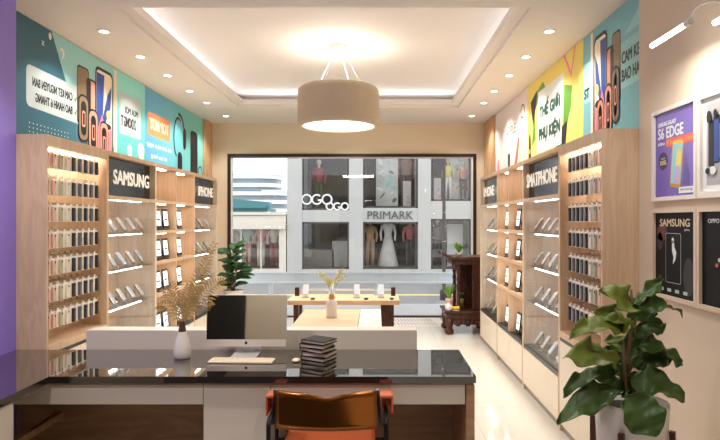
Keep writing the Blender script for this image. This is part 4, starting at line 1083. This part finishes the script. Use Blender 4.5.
# mannequins
SK = mat('mannequin_pale', srgb(214, 196, 180), .5)
def mannequin(px, Y, h, z0, colT, colB, lab, skirt=False):
    X = (px-376)*Y/F; r = thing('mannequin', (X, Y, z0), lab, 'mannequin'); s = h/1.75
    b = MB(); b.lathe([(.001, 1.50), (.05, 1.52), (.085, 1.60), (.09, 1.66), (.07, 1.73), (.001, 1.75)], (0, 0, 0), 14, cap=False); b.lathe([(.045, 1.40), (.04, 1.53)], (0, 0, 0), 10)
    bmesh.ops.scale(b.bm, vec=(s, s, s), verts=b.bm.verts); bmesh.ops.translate(b.bm, vec=(X, Y, z0), verts=b.bm.verts); b.build('head', SK, r)
    b = MB(); v = b.lathe([(.13, .92), (.12, 1.08), (.17, 1.28), (.18, 1.38), (.06, 1.45)], (0, 0, 0), 16); bmesh.ops.scale(b.bm, vec=(1, .6, 1), verts=b.bm.verts)
    for sg in (-1, 1): b.tube([(sg*.18, 0, 1.36), (sg*.24, -.02, 1.12), (sg*.22, -.08, .86)], [.05, .04, .03], 8)
    bmesh.ops.scale(b.bm, vec=(s, s, s), verts=b.bm.verts); bmesh.ops.translate(b.bm, vec=(X, Y, z0), verts=b.bm.verts); b.build('top_garment', colT, r)
    b = MB()
    if skirt: b.lathe([(.13, .96), (.22, .6), (.34, .05), (.33, .02)], (0, 0, 0), 18)
    else:
        for sg in (-1, 1): b.tube([(sg*.08, 0, .95), (sg*.09, 0, .5), (sg*.09, 0, .02)], [.09, .065, .045], 10)
    bmesh.ops.scale(b.bm, vec=(s, s, s), verts=b.bm.verts); bmesh.ops.translate(b.bm, vec=(X, Y, z0), verts=b.bm.verts); b.build('lower_garment', colB, r)
cT = lambda n, *c: mat('cloth_'+n, srgb(*c), .8, noise=(6, .3))
ZU = fz(208)+.06
mannequin(319, YF+.8, 1.5, ZU, cT('crimson', 150, 60, 66), cT('moss', 70, 84, 60), 'mannequin in a crimson top in the shop window above the ring letters')
mannequin(406, YF+1.25, 1.9, ZU, cT('brown', 150, 110, 92), cT('grey', 100, 96, 96), 'mannequin in a brown top behind the white window poster')
mannequin(388, YF+.8, 1.7, .13, cT('white', 236, 232, 226), cT('white', 236, 232, 226), 'mannequin in a long white gown in the lower shop window', True)
mannequin(370, YF+.8, 1.6, .13, cT('ochre', 206, 172, 130), cT('sand', 190, 160, 132), 'mannequin in an ochre outfit at the edge of the white gown window')
mannequin(410, YF+.8, 1.6, .13, cT('rose', 206, 130, 136), cT('grey', 100, 96, 96), 'mannequin in a rose top beside the white gown')
mannequin(448, YF+.8, 1.3, fz(200)+.05, cT('lemon', 226, 214, 130), cT('white', 236, 232, 226), 'mannequin in a lemon top in the upper window above the altar')
mannequin(463, YF+.75, 1.2, fz(200)+.05, cT('peach', 232, 178, 158), cT('charcoal', 60, 58, 60), 'mannequin in a peach top in the upper window above the altar')
mannequin(437, YF+.8, 1.6, .13, cT('grey', 100, 96, 96), cT('charcoal', 60, 58, 60), 'mannequin in grey in the lower shop window by the lamp post')
# low shop at the left
ls = thing('corner_shop', (fxx(258), YF+1, 0), 'low beige corner shop with a wide display window across the street', 'building')
b = MB(); x0, x1 = fxx(150), fxx(286)
b.box(x0, x1, YF-.15, YF+.5, fz(229), fz(222)); b.box(x0, x1, YF, YF+2.2, fz(222), fz(216)); b.box(x0, x1, YF-.05, YF+.2, fz(215), fz(212))
b.box(fxx(279), x1, YF, YF+.5, 0, fz(229)); b.box(x0, fxx(227), YF, YF+.5, 0, fz(229)); b.box(fxx(228), fxx(279), YF, YF+.4, 0, .12)
b.build('wall', STONEB, ls)
b = MB(); b.box(fxx(227), fxx(279), YF+1.7, YF+1.8, 0, fz(222)); b.build('display_back', mat('brown_shop_interior', srgb(104, 84, 78), .7), ls)
b = MB(); b.box(fxx(227), fxx(279), YF+.2, YF+.206, .12, fz(229)); b.build('pane', GLASS, ls)
b = MB()
for xx in (239, 259): b.box(fxx(xx), fxx(xx+1.5), YF+.17, YF+.24, .12, fz(229))
b.build('window_mullion', STONEB, ls)
for px, t_, l_, nm in ((247, ('mint', 176, 206, 190), ('blush', 226, 178, 168), 'a mint top'), (261, ('coral', 224, 140, 120), ('cream', 230, 216, 196), 'a coral top'), (274, ('cream', 230, 216, 196), ('brick', 176, 92, 84), 'a cream top'), (233, ('blush', 226, 178, 168), ('cream', 230, 216, 196), 'a blush top')):
    mannequin(px, YF+.9, 1.45, .13, cT(*t_), cT(*l_), 'mannequin in %s in the low corner shop window' % nm)
dkb = thing('dark_tower', (fxx(283), YF+3, 0), 'dark narrow building rising between the corner shop and the grey shops', 'building')
b = MB(); b.box(fxx(276), fxx(286.8), YF+2.4, YF+6, 0, 7); b.build('wall', DKB, dkb)
b = MB(); b.tube([(fxx(283), YF+2.3, 7), (fxx(284), YF+2.3, 5), (fxx(281), YF+2.3, fz(190)), (fxx(284), YF+2.3, fz(214))], .06, 8); b.tube([(fxx(282), YF+2.3, 7), (fxx(283), YF+2.3, 4), (fxx(284), YF+2.3, fz(214))], .05, 8); b.build('drape', STONEB, dkb)
# far white building with bands
def far_b(X0, X1, Y, h, floors, lab, rounded=True):
    r = thing('apartment_building', ((X0+X1)/2, Y, 0), lab, 'building')
    def slab(z0, z1, inset, m, nm):
        b = MB(); rad = 6
        pts = [(X0+inset, Y+14)]; pts.append((X0+inset, Y+inset))
        for i in range(9):
            a = -PI/2+i*PI/16; pts.append((X1-rad-inset+rad*math.cos(a), Y+inset+rad+rad*math.sin(a)))
        pts.append((X1-inset, Y+14)); b.prism(pts, z0, z1, plane='XY'); return b.build(nm, m, r)
    fh = h/floors
    slab(0, h-.3, .9, FARG, 'glazing')
    for k in range(floors): slab(fh*k+fh*.55, fh*(k+1), 0, FARW, 'balcony_band')
    slab(h, h+.4, -.3, FARW, 'roof')
far_b(-70, -33.5, 190, 17.2, 6, 'distant white apartment building with curved balconies, seen above the corner shop')
far_b(-34.5, -27, 170, 10.5, 4, 'lower distant white block beside the curved apartment building', True)
b = MB(); b.box(-18, -6.6, 34, 37, 0, 2.35); b.prism([(-9.0, 2.35), (-6.4, 2.35), (-6.4, 2.7), (-8.6, 2.9)], 33.6, 34.4); tag(b.build('kiosk', TEALA, None, (-12, 35, 0)), 'teal roofed kiosk behind the low corner shop', 'kiosk')
sp = thing('lamp_post', (1.457, 12.0, -.1), 'thin dark lamp post on the road outside the window', 'lamp post')
b = MB(); b.lathe([(.09, -.1), (.09, .1), (.04, .14), (.028, 5.2)], (1.457, 12.0, 0), 12); b.build('pole', DKB, sp)
b = MB(); b.tube([(1.457, 12, 5.2), (1.457, 11.7, 5.5), (1.457, 11.2, 5.55)], .03, 8); b.box(1.39, 1.52, 10.9, 11.25, 5.5, 5.58, bev=.01); b.build('lamp_head', DKB, sp)

# ------------------------------------------------------------------ world, camera, view
w = bpy.data.worlds.new('overcast_sky'); bpy.context.scene.world = w; w.use_nodes = True
bg = w.node_tree.nodes['Background']; bg.inputs[0].default_value = (.965, .985, 1.0, 1); bg.inputs[1].default_value = 2.3
cam = bpy.data.cameras.new('camera'); co = bpy.data.objects.new('camera', cam); C.objects.link(co)
co.location = (0, 0, 1.6); co.rotation_euler = (PI/2, 0, 0)
cam.sensor_width = 36; cam.lens = 28; cam.shift_x = -16/720; cam.shift_y = .5/720; cam.clip_start = .05; cam.clip_end = 600
sc = bpy.context.scene; sc.camera = co
vs = sc.view_settings; vs.view_transform = 'Standard'; vs.look = 'None'; vs.exposure = 0.0; vs.gamma = 1; vs.use_curve_mapping = False
sc.cycles.max_bounces = 10; sc.cycles.transparent_max_bounces = 16
